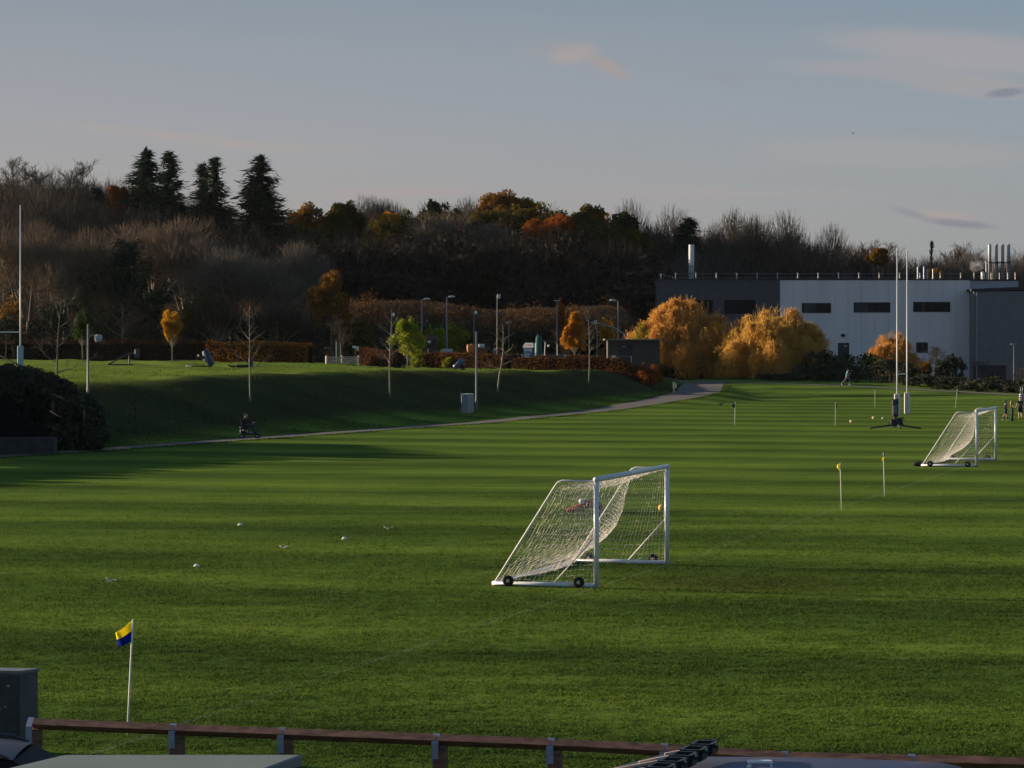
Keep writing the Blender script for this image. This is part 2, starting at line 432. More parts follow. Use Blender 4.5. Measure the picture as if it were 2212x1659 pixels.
def grass_mats():
    m, nt, N, L = nt_new('turf')
    out = N.new('ShaderNodeOutputMaterial')
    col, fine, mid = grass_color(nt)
    g = N.new('ShaderNodeNewGeometry'); sp = N.new('ShaderNodeSeparateXYZ'); L.new(g.outputs['Position'], sp.inputs[0])
    # woodland floor beyond the fields: leaf litter and dead grass
    wz = N.new('ShaderNodeMapRange'); wz.inputs[1].default_value = 343; wz.inputs[2].default_value = 352; L.new(sp.outputs[1], wz.inputs[0])
    mx = N.new('ShaderNodeMix'); mx.data_type = 'RGBA'; L.new(wz.outputs[0], mx.inputs[0]); L.new(col, mx.inputs[6]); mx.inputs[7].default_value = (.045, .03, .018, 1)
    d = N.new('ShaderNodeBsdfDiffuse'); L.new(mx.outputs[2], d.inputs[0])
    # upright blades catch the low sun: a share of the surface is lit as if standing up
    n1 = N.new('ShaderNodeTexNoise'); n1.inputs['Scale'].default_value = 9; n1.inputs['Detail'].default_value = 6; n1.inputs['Roughness'].default_value = .7
    n2 = N.new('ShaderNodeTexNoise'); n2.inputs['Scale'].default_value = 1.3; n2.inputs['Detail'].default_value = 4
    L.new(g.outputs['Position'], n1.inputs['Vector']); L.new(g.outputs['Position'], n2.inputs['Vector'])
    b1 = N.new('ShaderNodeBump'); b1.inputs['Strength'].default_value = 1; b1.inputs['Distance'].default_value = .05
    b2 = N.new('ShaderNodeBump'); b2.inputs['Strength'].default_value = 1; b2.inputs['Distance'].default_value = .07
    L.new(n2.outputs['Fac'], b2.inputs['Height']); L.new(n1.outputs['Fac'], b1.inputs['Height']); L.new(b2.outputs[0], b1.inputs['Normal'])
    L.new(b1.outputs[0], d.inputs['Normal'])
    L.new(d.outputs[0], out.inputs[0])
    m2, nt, N, L = nt_new('grass_blade')
    out = N.new('ShaderNodeOutputMaterial')
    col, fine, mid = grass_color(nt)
    g = N.new('ShaderNodeNewGeometry')
    hv = N.new('ShaderNodeMapRange'); hv.inputs[3].default_value = .72; hv.inputs[4].default_value = 1.02; L.new(g.outputs['Random Per Island'], hv.inputs[0])
    sc_ = N.new('ShaderNodeVectorMath'); sc_.operation = 'SCALE'; L.new(col, sc_.inputs[0]); L.new(hv.outputs[0], sc_.inputs['Scale'])
    d = N.new('ShaderNodeBsdfDiffuse'); t = N.new('ShaderNodeBsdfTranslucent'); mx = N.new('ShaderNodeMixShader'); mx.inputs[0].default_value = .35
    L.new(sc_.outputs[0], d.inputs[0]); L.new(sc_.outputs[0], t.inputs[0]); L.new(d.outputs[0], mx.inputs[1]); L.new(t.outputs[0], mx.inputs[2]); L.new(mx.outputs[0], out.inputs[0])
    return m, m2
def build_haze():
    m, nt, N, L = nt_new('haze'); out = N.new('ShaderNodeOutputMaterial'); v = N.new('ShaderNodeVolumePrincipled')
    v.inputs['Color'].default_value = (.93, .95, 1, 1); v.inputs['Density'].default_value = 1.3e-5; v.inputs['Anisotropy'].default_value = .3; L.new(v.outputs[0], out.inputs['Volume'])
    o = MB().bbox((-900, -120, -3), (900, 1000, 70)).build('haze', m); tag(o, 'thin autumn haze in the air over the fields', 'haze', kind='stuff')
def build_ground():
    turf, blade = grass_mats()
    xs = np.concatenate([[-4000, -1500, -700, -350, -220, -160], np.arange(-120, -62, 3), np.arange(-62, 72, 1.0), np.arange(72, 130, 4), [150, 220, 350, 700, 1500, 4000]])
    ys = np.concatenate([[-3000, -600, -100, -20], np.arange(0, 120, 6), np.arange(120, 345, 1.0), np.arange(345, 460, 3), np.arange(460, 660, 10), [700, 900, 1400, 2500, 5000]])
    GX, GY = np.meshgrid(xs, ys); V = np.stack([GX, GY, hgt(np.clip(GX, -150, 150), np.clip(GY, -50, 660))], -1).reshape(-1, 3)
    nx, ny = len(xs), len(ys); i, j = np.meshgrid(np.arange(nx - 1), np.arange(ny - 1)); a = (j * nx + i).ravel()
    Q = np.stack([a, a + 1, a + nx + 1, a + nx], 1)
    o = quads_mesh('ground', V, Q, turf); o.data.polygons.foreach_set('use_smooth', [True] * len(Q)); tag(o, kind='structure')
    # blades, denser towards the camera
    rng = np.random.default_rng(3); n = 950000
    d0, d1 = 37.0, 150.0
    D = 1 / (1 / d0 - rng.random(n) * (1 / d0 - 1 / d1))
    x = (rng.random(n) - .5) * (D * .335 + 9); x += (rng.random(n) - .5) * .1
    cl = vnoise(x * .5, D * .9, 1) * .26 + vnoise(x * 1.6, D * 2.4, 4) * .34 + vnoise(x * 5, D * 5, 2) * .40
    hh = (.012 + .036 * cl ** 1.3) * (.6 + .8 * rng.random(n)) * np.clip((150 - D) / 75, .12, 1); keep = rng.random(n) < np.clip(.05 + 1.7 * (cl - .12), .05, 1)
    x, D, hh = x[keep], D[keep], hh[keep]; n = len(x)
    w = (.008 + .009 * rng.random(n)) * (D / 45) ** .5
    an = rng.random(n) * 2 * math.pi; lean = rng.normal(size=(n, 2)) * .9 * hh[:, None]
    base = np.stack([x, D, np.full(n, -.004)], 1); dx = np.stack([np.cos(an) * w, np.sin(an) * w, np.zeros(n)], 1)
    tip = base + np.stack([lean[:, 0], lean[:, 1], hh], 1)
    A = np.stack([base - dx, base + dx, tip + dx * .35, tip - dx * .35], 1)
    q = NQ(); q.quads(A)
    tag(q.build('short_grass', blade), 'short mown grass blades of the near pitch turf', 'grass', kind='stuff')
    # rough grass tufts on the bank, verges and the field edge
    n = 110000; y = 150 + rng.random(n) * 195; xx = np.interp(y, PD, PX) - 3 - rng.random(n) ** 1.3 * 45
    nn = vnoise(xx * .35, y * .12, 9); k = nn + rng.random(n) * .35 > .62; xx, y = xx[k], y[k]; n = len(xx)
    hh = .03 + .09 * rng.random(n); base = np.stack([xx, y, hgt(xx, y) - .02], 1); an = rng.random(n) * 6.28; w = .02 + .04 * rng.random(n)
    dx = np.stack([np.cos(an) * w, np.sin(an) * w, np.zeros(n)], 1); tip = base + np.stack([rng.normal(size=n) * .05, rng.normal(size=n) * .05, hh], 1)
    q = NQ(); q.quads(np.stack([base - dx, base + dx, tip + dx * .3, tip - dx * .3], 1))
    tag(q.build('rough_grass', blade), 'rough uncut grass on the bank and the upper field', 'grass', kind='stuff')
    # grass leaning over the edges of the path
    n = 26000; y = 95 + rng.random(n) * 215; hw = 1.02 + 1.1 * sm((y - 215) / 70); sg = np.where(rng.random(n) < .5, -1, 1); xx = np.interp(y, PD, PX) + sg * (hw + .02 + np.abs(rng.normal(size=n)) * .22 - .16 * vnoise(y * .8, sg * 9.0, 5)) / .964
    hh = .025 + .06 * rng.random(n); base = np.stack([xx, y, hgt(xx, y) - .01], 1); an = rng.random(n) * 6.28; w = .03 + .05 * rng.random(n); dx = np.stack([np.cos(an) * w, np.sin(an) * w, np.zeros(n)], 1); tip = base + np.stack([rng.normal(size=n) * .05, rng.normal(size=n) * .05, hh], 1)
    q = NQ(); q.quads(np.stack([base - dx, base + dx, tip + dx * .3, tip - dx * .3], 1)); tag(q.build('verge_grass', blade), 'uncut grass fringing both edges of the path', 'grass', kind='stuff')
    # tarmac path along the foot of the bank, swinging into the track past the willows
    asp = pm('path_tarmac', (.070, .052, .044), .9, .2, 3, bump=.3)
    def strip(name, pts, hw, lift, mat):
        mb = MB(); n_ = len(pts)
        for i, p in enumerate(pts):
            a = pts[max(0, i - 1)]; b = pts[min(n_ - 1, i + 1)]; t = Vector((b[0] - a[0], b[1] - a[1], 0)).normalized(); nn_ = Vector((t.y, -t.x, 0))
            w_ = hw[i] if hasattr(hw, '__len__') else hw
            for k in (-1, -.33, .33, 1):
                q_ = Vector((p[0], p[1], 0)) + nn_ * w_ * k; mb.v.append((q_.x, q_.y, gz(q_.x, q_.y) + lift))
        for i in range(n_ - 1):
            for k in range(3):
                mb.f.append((i * 4 + k, i * 4 + k + 1, i * 4 + 5 + k, i * 4 + 4 + k)); mb.m.append(0)
        return tag(mb.build(name, mat, smooth=True), kind='structure')
    ys_ = np.arange(90, 322, 1.0); pts = [(float(np.interp(v, PD, PX)), float(v)) for v in ys_]
    strip('path', pts, [1.0 + 1.1 * float(sm((v - 215) / 70)) for v in ys_], .03, asp)
    c = [(-8, 352), (2, 351), (10, 349), (17, 338), (20.2, 325), (23.7, 318.5), (28, 311), (33.2, 303.5), (40, 289), (46, 277), (60, 262), (75, 250)]
    dense = []
    for a, b in zip(c[:-1], c[1:]):
        m_ = max(2, int(math.dist(a, b))); dense += [(a[0] + (b[0] - a[0]) * i / m_, a[1] + (b[1] - a[1]) * i / m_) for i in range(m_)]
    strip('track', dense, 1.5, .036, asp)
    # car park in front of the fence, below the picture's edge
    mb = MB()
    for a, b in (((-60, 38.4 + 54 * .277), (70, 38.4 - 76 * .277)),):
        mb.v = [(-60, 5, .012), (70, 5, .012), (70, b[1], .012), (-60, a[1], .012)]; mb.f = [(0, 1, 2, 3)]; mb.m = [0]
    tag(mb.build('car_park', pm('asphalt', (.05, .05, .052), .9, .2, 2, bump=.2)), kind='structure')
# ------------------------------------------------------------------ vegetation
BARK = pm('bark_grey', (.13, .115, .095), .9, .3, 6, bump=.4, stretch=(1, 1, .25))
BARK_D = pm('bark_dark', (.07, .055, .045), .9, .3, 6, bump=.4, stretch=(1, 1, .25))
BARK_P = pm('bark_pale', (.26, .23, .17), .9, .3, 6, bump=.3, stretch=(1, 1, .25))
CORE = pm('hedge_core', (.014, .011, .009), 1, .3, 6, spec=0)  # near-black filler, stands for the shade inside a hedge
TW_GREY = leafmat('twigs_grey', [(.062, .054, .045), (.098, .083, .067), (.135, .112, .09)], trans=.1)
TW_RED = leafmat('twigs_redbrown', [(.06, .046, .037), (.095, .073, .056), (.13, .10, .074)], trans=.1)
TW_LIT = leafmat('twigs_sunny_brown', [(.10, .075, .055), (.155, .115, .083), (.21, .16, .115)], trans=.1)  # lighter copy of the red-brown twigs, sunlight put into the colour
TW_LITG = leafmat('twigs_sunny_grey', [(.09, .078, .062), (.14, .12, .095), (.19, .165, .13)], trans=.1)  # grey twigs brightened the same way, as if sunlit
TW_DARK = leafmat('twigs_dark', [(.035, .028, .022), (.055, .043, .033), (.08, .062, .045)], trans=.05)
LF_GREEN = leafmat('leaves_dark_green', [(.012, .022, .010), (.022, .036, .014), (.035, .05, .02)], trans=.15)
LF_CONIFER = leafmat('needles', [(.016, .030, .020), (.027, .046, .027), (.045, .068, .036)], trans=.1)
LF_BUSH = leafmat('leaves_black_green', [(.028, .033, .023), (.042, .048, .030), (.06, .063, .040)], trans=.1)
LF_ORANGE = leafmat('leaves_orange', [(.36, .13, .014), (.52, .22, .022), (.62, .32, .035)], trans=.4)
LF_YELLOW = leafmat('leaves_yellow', [(.30, .13, .010), (.46, .22, .015), (.58, .32, .03)], trans=.4)
LF_LIME = leafmat('leaves_lime', [(.09, .13, .014), (.22, .25, .022), (.42, .36, .03)], trans=.4)
LF_FRESH = leafmat('leaves_green', [(.02, .05, .010), (.045, .085, .015), (.08, .12, .02)], trans=.35)
LF_RUST = leafmat('leaves_rust', [(.13, .035, .010), (.22, .065, .014), (.30, .10, .02)], trans=.3)
LF_BROWN = leafmat('leaves_brown', [(.09, .045, .012), (.17, .085, .018), (.26, .14, .028)], trans=.3)
LF_OLIVE = leafmat('leaves_olive', [(.035, .035, .010), (.075, .062, .014), (.14, .10, .02)], trans=.3)
LF_WILLOW = leafmat('leaves_willow', [(.42, .215, .048), (.59, .34, .075), (.72, .455, .11)], trans=.5, nscale=.5)
LF_WILLOW_R = leafmat('leaves_willow_rusty', [(.39, .175, .042), (.56, .28, .064), (.69, .40, .095)], trans=.5, nscale=.5)
LF_BEECH = leafmat('leaves_beech', [(.05, .023, .012), (.095, .042, .017), (.16, .075, .024)], trans=.25, nscale=.6)
LF_BEECH_O = leafmat('leaves_beech_orange', [(.12, .04, .012), (.24, .09, .016), (.40, .18, .025)], trans=.3, nscale=.5)
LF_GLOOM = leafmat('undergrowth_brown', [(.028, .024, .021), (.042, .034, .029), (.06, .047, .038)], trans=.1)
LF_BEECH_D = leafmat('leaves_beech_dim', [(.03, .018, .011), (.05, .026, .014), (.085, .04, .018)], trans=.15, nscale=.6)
LF_SHADE = leafmat('leaves_shade', [(.024, .020, .018), (.036, .030, .025), (.052, .041, .032)], trans=.05)  # near-black leaves that carry the shade of the middle wood
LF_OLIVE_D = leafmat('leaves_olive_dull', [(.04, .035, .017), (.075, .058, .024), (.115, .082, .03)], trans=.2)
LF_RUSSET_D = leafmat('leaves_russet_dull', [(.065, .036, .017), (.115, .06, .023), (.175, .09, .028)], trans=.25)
LF_DEAD = leafmat('dead_grass', [(.05, .033, .022), (.08, .054, .036), (.12, .082, .054)], trans=.2, nscale=.3)

def grow_bare(seed, h=1.0, trunk=.2, limbs=11, spread=.55, up=.75, sub=(9, 7, 4), tw=.0030, lean=.05, r0=.02, first=.28, taper_h=1.0):
    """a leafless tree of unit height: tubes for trunk and limbs, fine strips for twigs"""
    rng = random.Random(seed); nr = np.random.default_rng(seed)
    wood = MB(); tp, tq, twid = [], [], []
    def seg_path(p, d, L, n, wob, lift):
        pts = [p]; d = d.copy()
        for i in range(n):
            d = (d + Vector((rng.gauss(0, wob), rng.gauss(0, wob), rng.gauss(0, wob) + lift))).normalized()
            pts.append(pts[-1] + d * (L / n))
        return pts
    def at(pts, t):
        k = t * (len(pts) - 1); i = min(int(k), len(pts) - 2); return pts[i].lerp(pts[i + 1], k - i), (pts[i + 1] - pts[i]).normalized()
    def side(d, ang):
        r = Vector((rng.gauss(0, 1), rng.gauss(0, 1), rng.gauss(0, .6))); r = (r - d * r.dot(d)).normalized()
        return (d * math.cos(ang) + r * math.sin(ang)).normalized()
    def twig(p, d, L, w, lvl):
        pts = seg_path(p, d, L, 3, .16, .10)
        for a, b in zip(pts[:-1], pts[1:]):
            tp.append(a); tq.append(b); twid.append(w)
        if lvl > 0:
            for _ in range(sub[2]):
                q, dd = at(pts, rng.uniform(.15, 1)); twig(q, side(dd, rng.uniform(.35, .8)), L * rng.uniform(.4, .75), w * .72, lvl - 1)
    tr = seg_path(Vector((0, 0, 0)), Vector((rng.gauss(0, lean), rng.gauss(0, lean), 1)).normalized(), h * taper_h, 8, .045, .05)
    wood.tube(tr, [r0 * (1 - .86 * (i / 8)) for i in range(9)], 6)
    for i in range(limbs):
        t = first + (1 - first) * (i + rng.random()) / limbs * .97
        p, d = at(tr, t); az = i * 2.4 + rng.uniform(-.5, .5)
        e = up + rng.uniform(-.2, .2) + .3 * t
        dd = Vector((math.cos(az) * math.cos(e), math.sin(az) * math.cos(e), math.sin(e)))
        L = h * spread * (1.05 - .62 * t) * rng.uniform(.75, 1.15)
        lp = seg_path(p, dd, L, 5, .11, .07); r = r0 * .5 * (1.1 - .7 * t)
        wood.tube(lp, [r * (1 - .8 * k / 5) for k in range(6)], 4, False)
        for _ in range(sub[0]):
            q, d2 = at(lp, rng.uniform(.2, 1)); L2 = L * rng.uniform(.3, .55)
            bp = seg_path(q, side(d2, rng.uniform(.35, .85)), L2, 3, .12, .09)
            for a, b in zip(bp[:-1], bp[1:]):
                tp.append(a); tq.append(b); twid.append(tw * 1.9)
            for _ in range(sub[1]):
                q3, d3 = at(bp, rng.uniform(.15, 1)); twig(q3, side(d3, rng.uniform(.3, .8)), L2 * rng.uniform(.35, .65), tw, 1)
    p = np.array(tp, float); q = np.array(tq, float); w = np.array(twid)
    return wood, ribbon(p, q, w, nr)
def bare_tree(kind, name, label, cat, loc, h, width, rz, twm, bark, group=None):
    """place a bare tree built from one of the grown kinds; width and height in metres"""
    wood, tw = kind['wood'], kind['tw']
    k = ('mesh', twm.name, bark.name)
    t = thing(name, label, cat, loc, rz, group, (width / kind['w'], width / kind['w'], h))
    if k not in kind:
        a = wood.build('trunk', bark, t, True); b = NQ(); b.quads(tw); c = b.build('crown', twm, t); kind[k] = (a.data, c.data)
    else:
        for nm, me in zip(('trunk', 'crown'), kind[k]):
            o = bpy.data.objects.new(nm, me); COL.objects.link(o); o.parent = t
    return t
KINDS = []
BRUSH = []
def brush_tree(seed, n=9000, lobes=9, upright=.6):
    """soft many-twigged crown: fine twigs fanning outward through overlapping lobes, on a forked trunk"""
    rng = np.random.default_rng(seed); r2 = random.Random(seed); wood = MB(); A = []
    wood.tube([(0, 0, 0), (.005, 0, .2), (0, .004, .42)], [.02, .016, .012], 6)
    for i in range(lobes):
        az = i * 2.399; rr = .30 * math.sqrt((i + .3) / lobes); c = np.array([math.cos(az) * rr, math.sin(az) * rr, r2.uniform(.50, .74) - .35 * rr]); R = r2.uniform(.15, .235)
        root = np.array([c[0] * .25, c[1] * .25, .22]); mid = (root + c) / 2 + np.array([0, 0, .03]); wood.tube([tuple(root), tuple(mid), tuple(c), tuple(c + np.array([c[0] * .3, c[1] * .3, R * .7]))], [.012, .008, .005, .0015], 5, False)
        m = n // lobes; d = rng.normal(size=(m, 3)); d[:, 2] += upright; d /= np.linalg.norm(d, axis=1)[:, None]; s = rng.random(m) ** .55
        p = c + d * (R * s)[:, None]; e = d * .75 + rng.normal(size=(m, 3)) * .28 + np.array([0, 0, .30 + upright * .3]); e /= np.linalg.norm(e, axis=1)[:, None]
        ln = R * (.18 + .28 * rng.random(m)) * (1.15 - .4 * s); A.append(ribbon(p, p + e * ln[:, None], np.full(m, .0034 if n < 5000 else .0043) * (1.6 - 1.0 * s), rng))
    tw = np.concatenate(A); z = np.percentile(tw[:, :, 2], 99.9); tw = tw / z; wood.v = [tuple(c / z for c in v) for v in wood.v]
    return dict(wood=wood, tw=tw, w=float(np.percentile(np.abs(tw[:, :, :2]), 98) * 2))
def make_kinds():
    for i, kw in enumerate([dict(spread=.60, up=.55, limbs=13), dict(spread=.5, up=.85, limbs=14), dict(spread=.66, up=.45, limbs=14, first=.22), dict(spread=.38, up=1.0, limbs=15, first=.15), dict(spread=.55, up=.95, limbs=18, first=.06, sub=(7, 6, 4), taper_h=.8)]):
        w, t = grow_bare(40 + i, **kw)
        zmax = t[:, :, 2].max(); s = 1 / zmax; t = t * s; w.v = [tuple(c * s for c in v) for v in w.v]
        wid = np.percentile(np.abs(t[:, :, :2]), 97) * 2
        KINDS.append(dict(wood=w, tw=t, w=float(wid)))
    for i in range(4): BRUSH.append(brush_tree(60 + i, 6200, (7, 9, 12, 8)[i], (.6, .8, .5, 1.1)[i]))
    for i in range(3): BRUSH.append(brush_tree(70 + i, 3600, (9, 12, 7)[i], (.5, .6, .8)[i]))

def clump_crown(seed, n, rx, ry, rz, cz, size, clumps=26, tight=.30, hollow=.45, shape=None, aspect=1.0, low=-.9):
    rng = np.random.default_rng(seed)
    d = rng.normal(size=(clumps * 3, 3)); d /= np.linalg.norm(d, axis=1)[:, None]
    d = d[d[:, 2] > low][:clumps]; r = hollow + (1 - hollow) * rng.random(len(d)) ** .6
    c = d * r[:, None]; cr = tight * (.6 + .8 * rng.random(len(c))); wts = cr ** 2; wts /= wts.sum()
    idx = rng.choice(len(c), n, p=wts)
    p = rng.normal(size=(n, 3)); p /= np.linalg.norm(p, axis=1)[:, None]; p *= (rng.random(n) ** .45)[:, None] * cr[idx][:, None]
    C = c[idx] + p
    if shape == 'egg':
        k = 1.0 - .38 * np.clip(C[:, 2], -1, 1.2); C[:, 0] *= k; C[:, 1] *= k
    if shape == 'vase':
        k = .72 + .4 * np.clip(C[:, 2], -1, 1); C[:, 0] *= k; C[:, 1] *= k
    C = C * np.array([rx, ry, rz]) + np.array([0, 0, cz])
    return leaf_quads(C, size, rng, aspect=aspect), c * np.array([rx, ry, rz]) + np.array([0, 0, cz])
def leafy_tree(name, label, cat, loc, h, w, trunk_h, leafm, bark, seed, n=3000, size=.22, shape='egg', clumps=30, tight=.30, group=None, stem=.07, hollow=.35, low=-.9):
    t = thing(name, label, cat, loc, 0, group)
    rz = (h - trunk_h) / 2; cz = trunk_h + rz
    q, cc = clump_crown(seed, n, w / 2, w / 2, rz, cz, size, clumps, tight, hollow, shape, 1.15, low)
    rng = random.Random(seed); mb = MB()
    tp = [Vector((rng.gauss(0, .02) * h * i / 6 * .5, rng.gauss(0, .02) * h * i / 6 * .5, h * .86 * i / 6)) for i in range(7)]
    mb.tube(tp, [stem * (1 - .8 * i / 6) for i in range(7)], 7)
    for c in cc[::2]:
        k = min(5, max(1, int(6 * (trunk_h * .8 + (c[2] - trunk_h) * .45) / (h * .86)))); a = tp[k]
        m_ = a.lerp(Vector(c), .5) + Vector((0, 0, -.08 * h * .3)); mb.tube([a, m_, Vector(c)], [stem * .35, stem * .22, stem * .08], 4, False)
    mb.build('trunk', bark, t, True); b = NQ(); b.quads(q); b.build('crown', leafm, t)
    return t
def conifer(label, loc, h, w, seed, gap=.25, start=.06, whorls=40, group=None, droop=.28, name='conifer_tree', power=.8, tops=1):
    rng = np.random.default_rng(seed); r2 = random.Random(seed)
    t = thing(name, label, 'tree', loc, 0, group); mb = MB(); mb.tube([(0, 0, 0), (0, 0, h * .5), (0, 0, h * .97)], [.02 * h, .012 * h, .002 * h], 7)
    q = NQ()
    for i in range(whorls):
        f = start + (1 - start) * ((i + r2.random() * .7) / whorls); z = f * h
        Lb = w / 2 * (1 - f) ** power * 1.05 + .02 * h
        for k in range(7):
            if r2.random() < gap: continue
            az = r2.uniform(0, 6.283); L = Lb * r2.uniform(.62, 1.2); d = np.array([math.cos(az), math.sin(az), 0.0])
            n = max(3, int(L / (.035 * h) * 1.7)); s = (np.arange(n) + .5) / n
            zz = z - droop * L * (s ** 1.2) + .22 * L * s ** 3 + rng.normal(size=n) * .004 * h
            C = d[None] * (s * L)[:, None] + np.stack([np.zeros(n)] * 2 + [zz], 1)
            wd = (.055 * h) * (1.05 - .65 * s) * (.6 + .5 * (1 - f))
            sd = np.array([-d[1], d[0], 0.0])
            for rep in range(3):
                o = rng.normal(size=(n, 3)) * .010 * h; a = (d + rng.normal(size=(n, 3)) * .28) * (.03 * h)
                a[:, 2] -= .006 * h; b = (sd[None] + rng.normal(size=(n, 3)) * .45) * wd[:, None] * .30; b[:, 2] -= wd * .14
                c = C + o; q.quads(np.stack([c - a, c - b * .8 + [0, 0, -.012 * h], c + a * 1.2, c + b * .8 + [0, 0, -.006 * h]], 1))
    mb.build('trunk', BARK_D, t, True); q.build('crown', LF_CONIFER, t)
    return t
def willow(label, loc, h, w, seed, mat, heads=70, per=95, group='weeping willows by the building', lean=0.0):
    """short trunk, arching limbs, and from every bough end a spray of hanging leafy strands"""
    rng = np.random.default_rng(seed); r2 = random.Random(seed); t = thing('willow_tree', label, 'tree', loc, 0, group)
    mb = MB(); mb.tube([(0, 0, -.2), (.1, 0, h * .12), (.0, .1, h * .26)], [.05 * h, .04 * h, .035 * h], 9); q = NQ()
    for i in range(heads):
        az = i * 2.399 + r2.uniform(-.5, .5); f = (i + .5) / heads; rr = math.sqrt(f) * r2.uniform(.8, 1.0)
        cap = h * (1.0 - .58 * rr ** 1.7) * (1 + .10 * math.sin(az * 3 + seed) * rr) * r2.uniform(.9, 1.06)
        top = cap * (r2.uniform(.84, 1.0) if r2.random() < .5 else r2.uniform(.38, .85))
        p2 = Vector((math.cos(az) * rr * w * .45 + lean * h, math.sin(az) * rr * w * .40, top)); p0 = Vector((0, .1, h * .24)); m_ = p0.lerp(p2, .5) + Vector((0, 0, .08 * h))
        if i % 2 == 0: mb.tube([p0, m_, p2], [.015 * h, .009 * h, .003 * h], 5, False)
        n = int(per * r2.uniform(.6, 1.4)); a = rng.random(n) * 6.283; reach = h * (.03 + .12 * rng.random(n)); start = rng.random(n) * .12
        bx = p2.x + (m_.x - p2.x) * start; by = p2.y + (m_.y - p2.y) * start; bz = p2.z + (m_.z - p2.z) * start
        bias = np.array([math.cos(az), math.sin(az)]) * (.05 * h * rr)
        L = np.minimum(h * (.09 + .40 * rng.random(n) ** 1.3 * (.5 + .8 * rr)), bz * .98); sw = rng.normal(size=(n, 2)) * .05 * h
        wd = h * .0062 * (.5 + rng.random(n)); m = 5; lift = reach * rng.uniform(.1, .75, n)
        def P_(s):
            o = np.sin(min(1, s * 1.5) * 1.5708)
            return np.stack([bx + (np.cos(a) * reach + bias[0]) * o + sw[:, 0] * s * s, by + (np.sin(a) * reach + bias[1]) * o + sw[:, 1] * s * s, bz + lift * math.sin(min(1, s * 2.4) * 3.1416) - L * s ** 1.5], 1)
        for k in range(m):
            s0, s1 = k / m, (k + 1.05) / m; j = rng.normal(size=(n, 3)) * .008 * h; keep = rng.random(n) < .85
            q.quads(ribbon(P_(s0) + j, P_(s1) + j, wd * (1.1 - .4 * s0), rng)[keep])
            for _ in range(3):                                   # narrow leaves along the strand
                c = P_((s0 + s1) / 2) + rng.normal(size=(n, 3)) * .016 * h; d = rng.normal(size=(n, 3)) * .016 * h; d[:, 2] -= .014 * h
                q.quads(ribbon(c, c + d, np.full(n, h * .0095), rng)[rng.random(n) < .85])
    k = 320; a = rng.random(k) * 6.283; r_ = np.sqrt(rng.random(k)); z_ = h * (1.0 - .58 * r_ ** 1.7) * .93      # thin shoots breaking the outline
    p = np.stack([np.cos(a) * r_ * w * .44, np.sin(a) * r_ * w * .4, z_], 1); e_ = p + np.stack([np.cos(a) * r_ * .05 * h + rng.normal(size=k) * .03 * h, rng.normal(size=k) * .03 * h, h * (.03 + .12 * rng.random(k))], 1); q.quads(ribbon(p, e_, np.full(k, h * .005), rng))
    mb.build('trunk', BARK_D, t, True); q.build('crown', mat, t)
    return t
def hedge(name, label, pts, height, thick, mat, seed, cat='hedge', group=None, n_per_m2=110, size=.13, core=True, rag=.08, tufts=None, base=0.0):
    """clipped hedge along ground points; leaves on a wavy box with a near-black box inside that blocks the light"""
    rng = np.random.default_rng(seed); t0 = Vector((pts[0][0], pts[0][1], gz(pts[0][0], pts[0][1])))
    t = thing(name, label, cat, t0, 0, group); q = NQ(); mb = MB()
    for a, b in zip(pts[:-1], pts[1:]):
        L = math.dist(a[:2], b[:2]); n = int(L * (2 * height + thick) * n_per_m2)
        s = rng.random(n); hh = height if not hasattr(height, '__len__') else 1
        px_ = a[0] + (b[0] - a[0]) * s; py_ = a[1] + (b[1] - a[1]) * s; nx, ny = -(b[1] - a[1]) / L, (b[0] - a[0]) / L
        u = rng.random(n) * (2 * height + thick); side = np.where(u < height, -1, np.where(u < height + thick, 0, 1))
        wob = (vnoise(s * L * .6, np.full(n, seed * 3.1), 4) - .5) * 3 * rag + (vnoise(s * L * 2.3, u, 6) - .5) * 2 * rag
        off = np.where(side == 0, (rng.random(n) - .5) * thick, side * (thick / 2 + wob * .6)); z = np.where(side == 0, height + wob, base + (height - base) * rng.random(n) + wob * .3)
        off = off + rng.normal(size=n) * rag * .7; z = np.maximum(z + rng.normal(size=n) * rag * .5, .05)
        Xp, Yp = px_ + nx * off, py_ + ny * off
        C = np.stack([Xp - t0.x, Yp - t0.y, hgt(px_, py_) + z - t0.z], 1); q.quads(leaf_quads(C, size, rng))
        m = max(1, int(L / 2))
        for i in range(m):
            s0, s1 = i / m, (i + 1) / m; qa = [a[k] + (b[k] - a[k]) * s0 for k in (0, 1)]; qb = [a[k] + (b[k] - a[k]) * s1 for k in (0, 1)]
            za, zb = gz(*qa) - t0.z, gz(*qb) - t0.z; w = thick * .2; vs = []
            for (c, zc) in ((qa, za), (qb, zb)):
                for sx, z_ in ((-1, base), (1, base), (1, height * .86), (-1, height * .86)):
                    vs.append((c[0] + nx * w * sx - t0.x, c[1] + ny * w * sx - t0.y, zc + z_))
            if core: mb.add(vs, [(0, 1, 5, 4), (1, 2, 6, 5), (2, 3, 7, 6), (3, 0, 4, 7), (3, 2, 1, 0), (4, 5, 6, 7)])
            if i % 2 == 0: mb.tube([(vs[0][0], vs[0][1], za - .05), (vs[0][0], vs[0][1], za + height * .6)], .03, 5)
    if mb.v: mb.build('stems', CORE, t)  # holds the added light-blocking box as well as the stems
    q.build('foliage', mat, t)
    return t
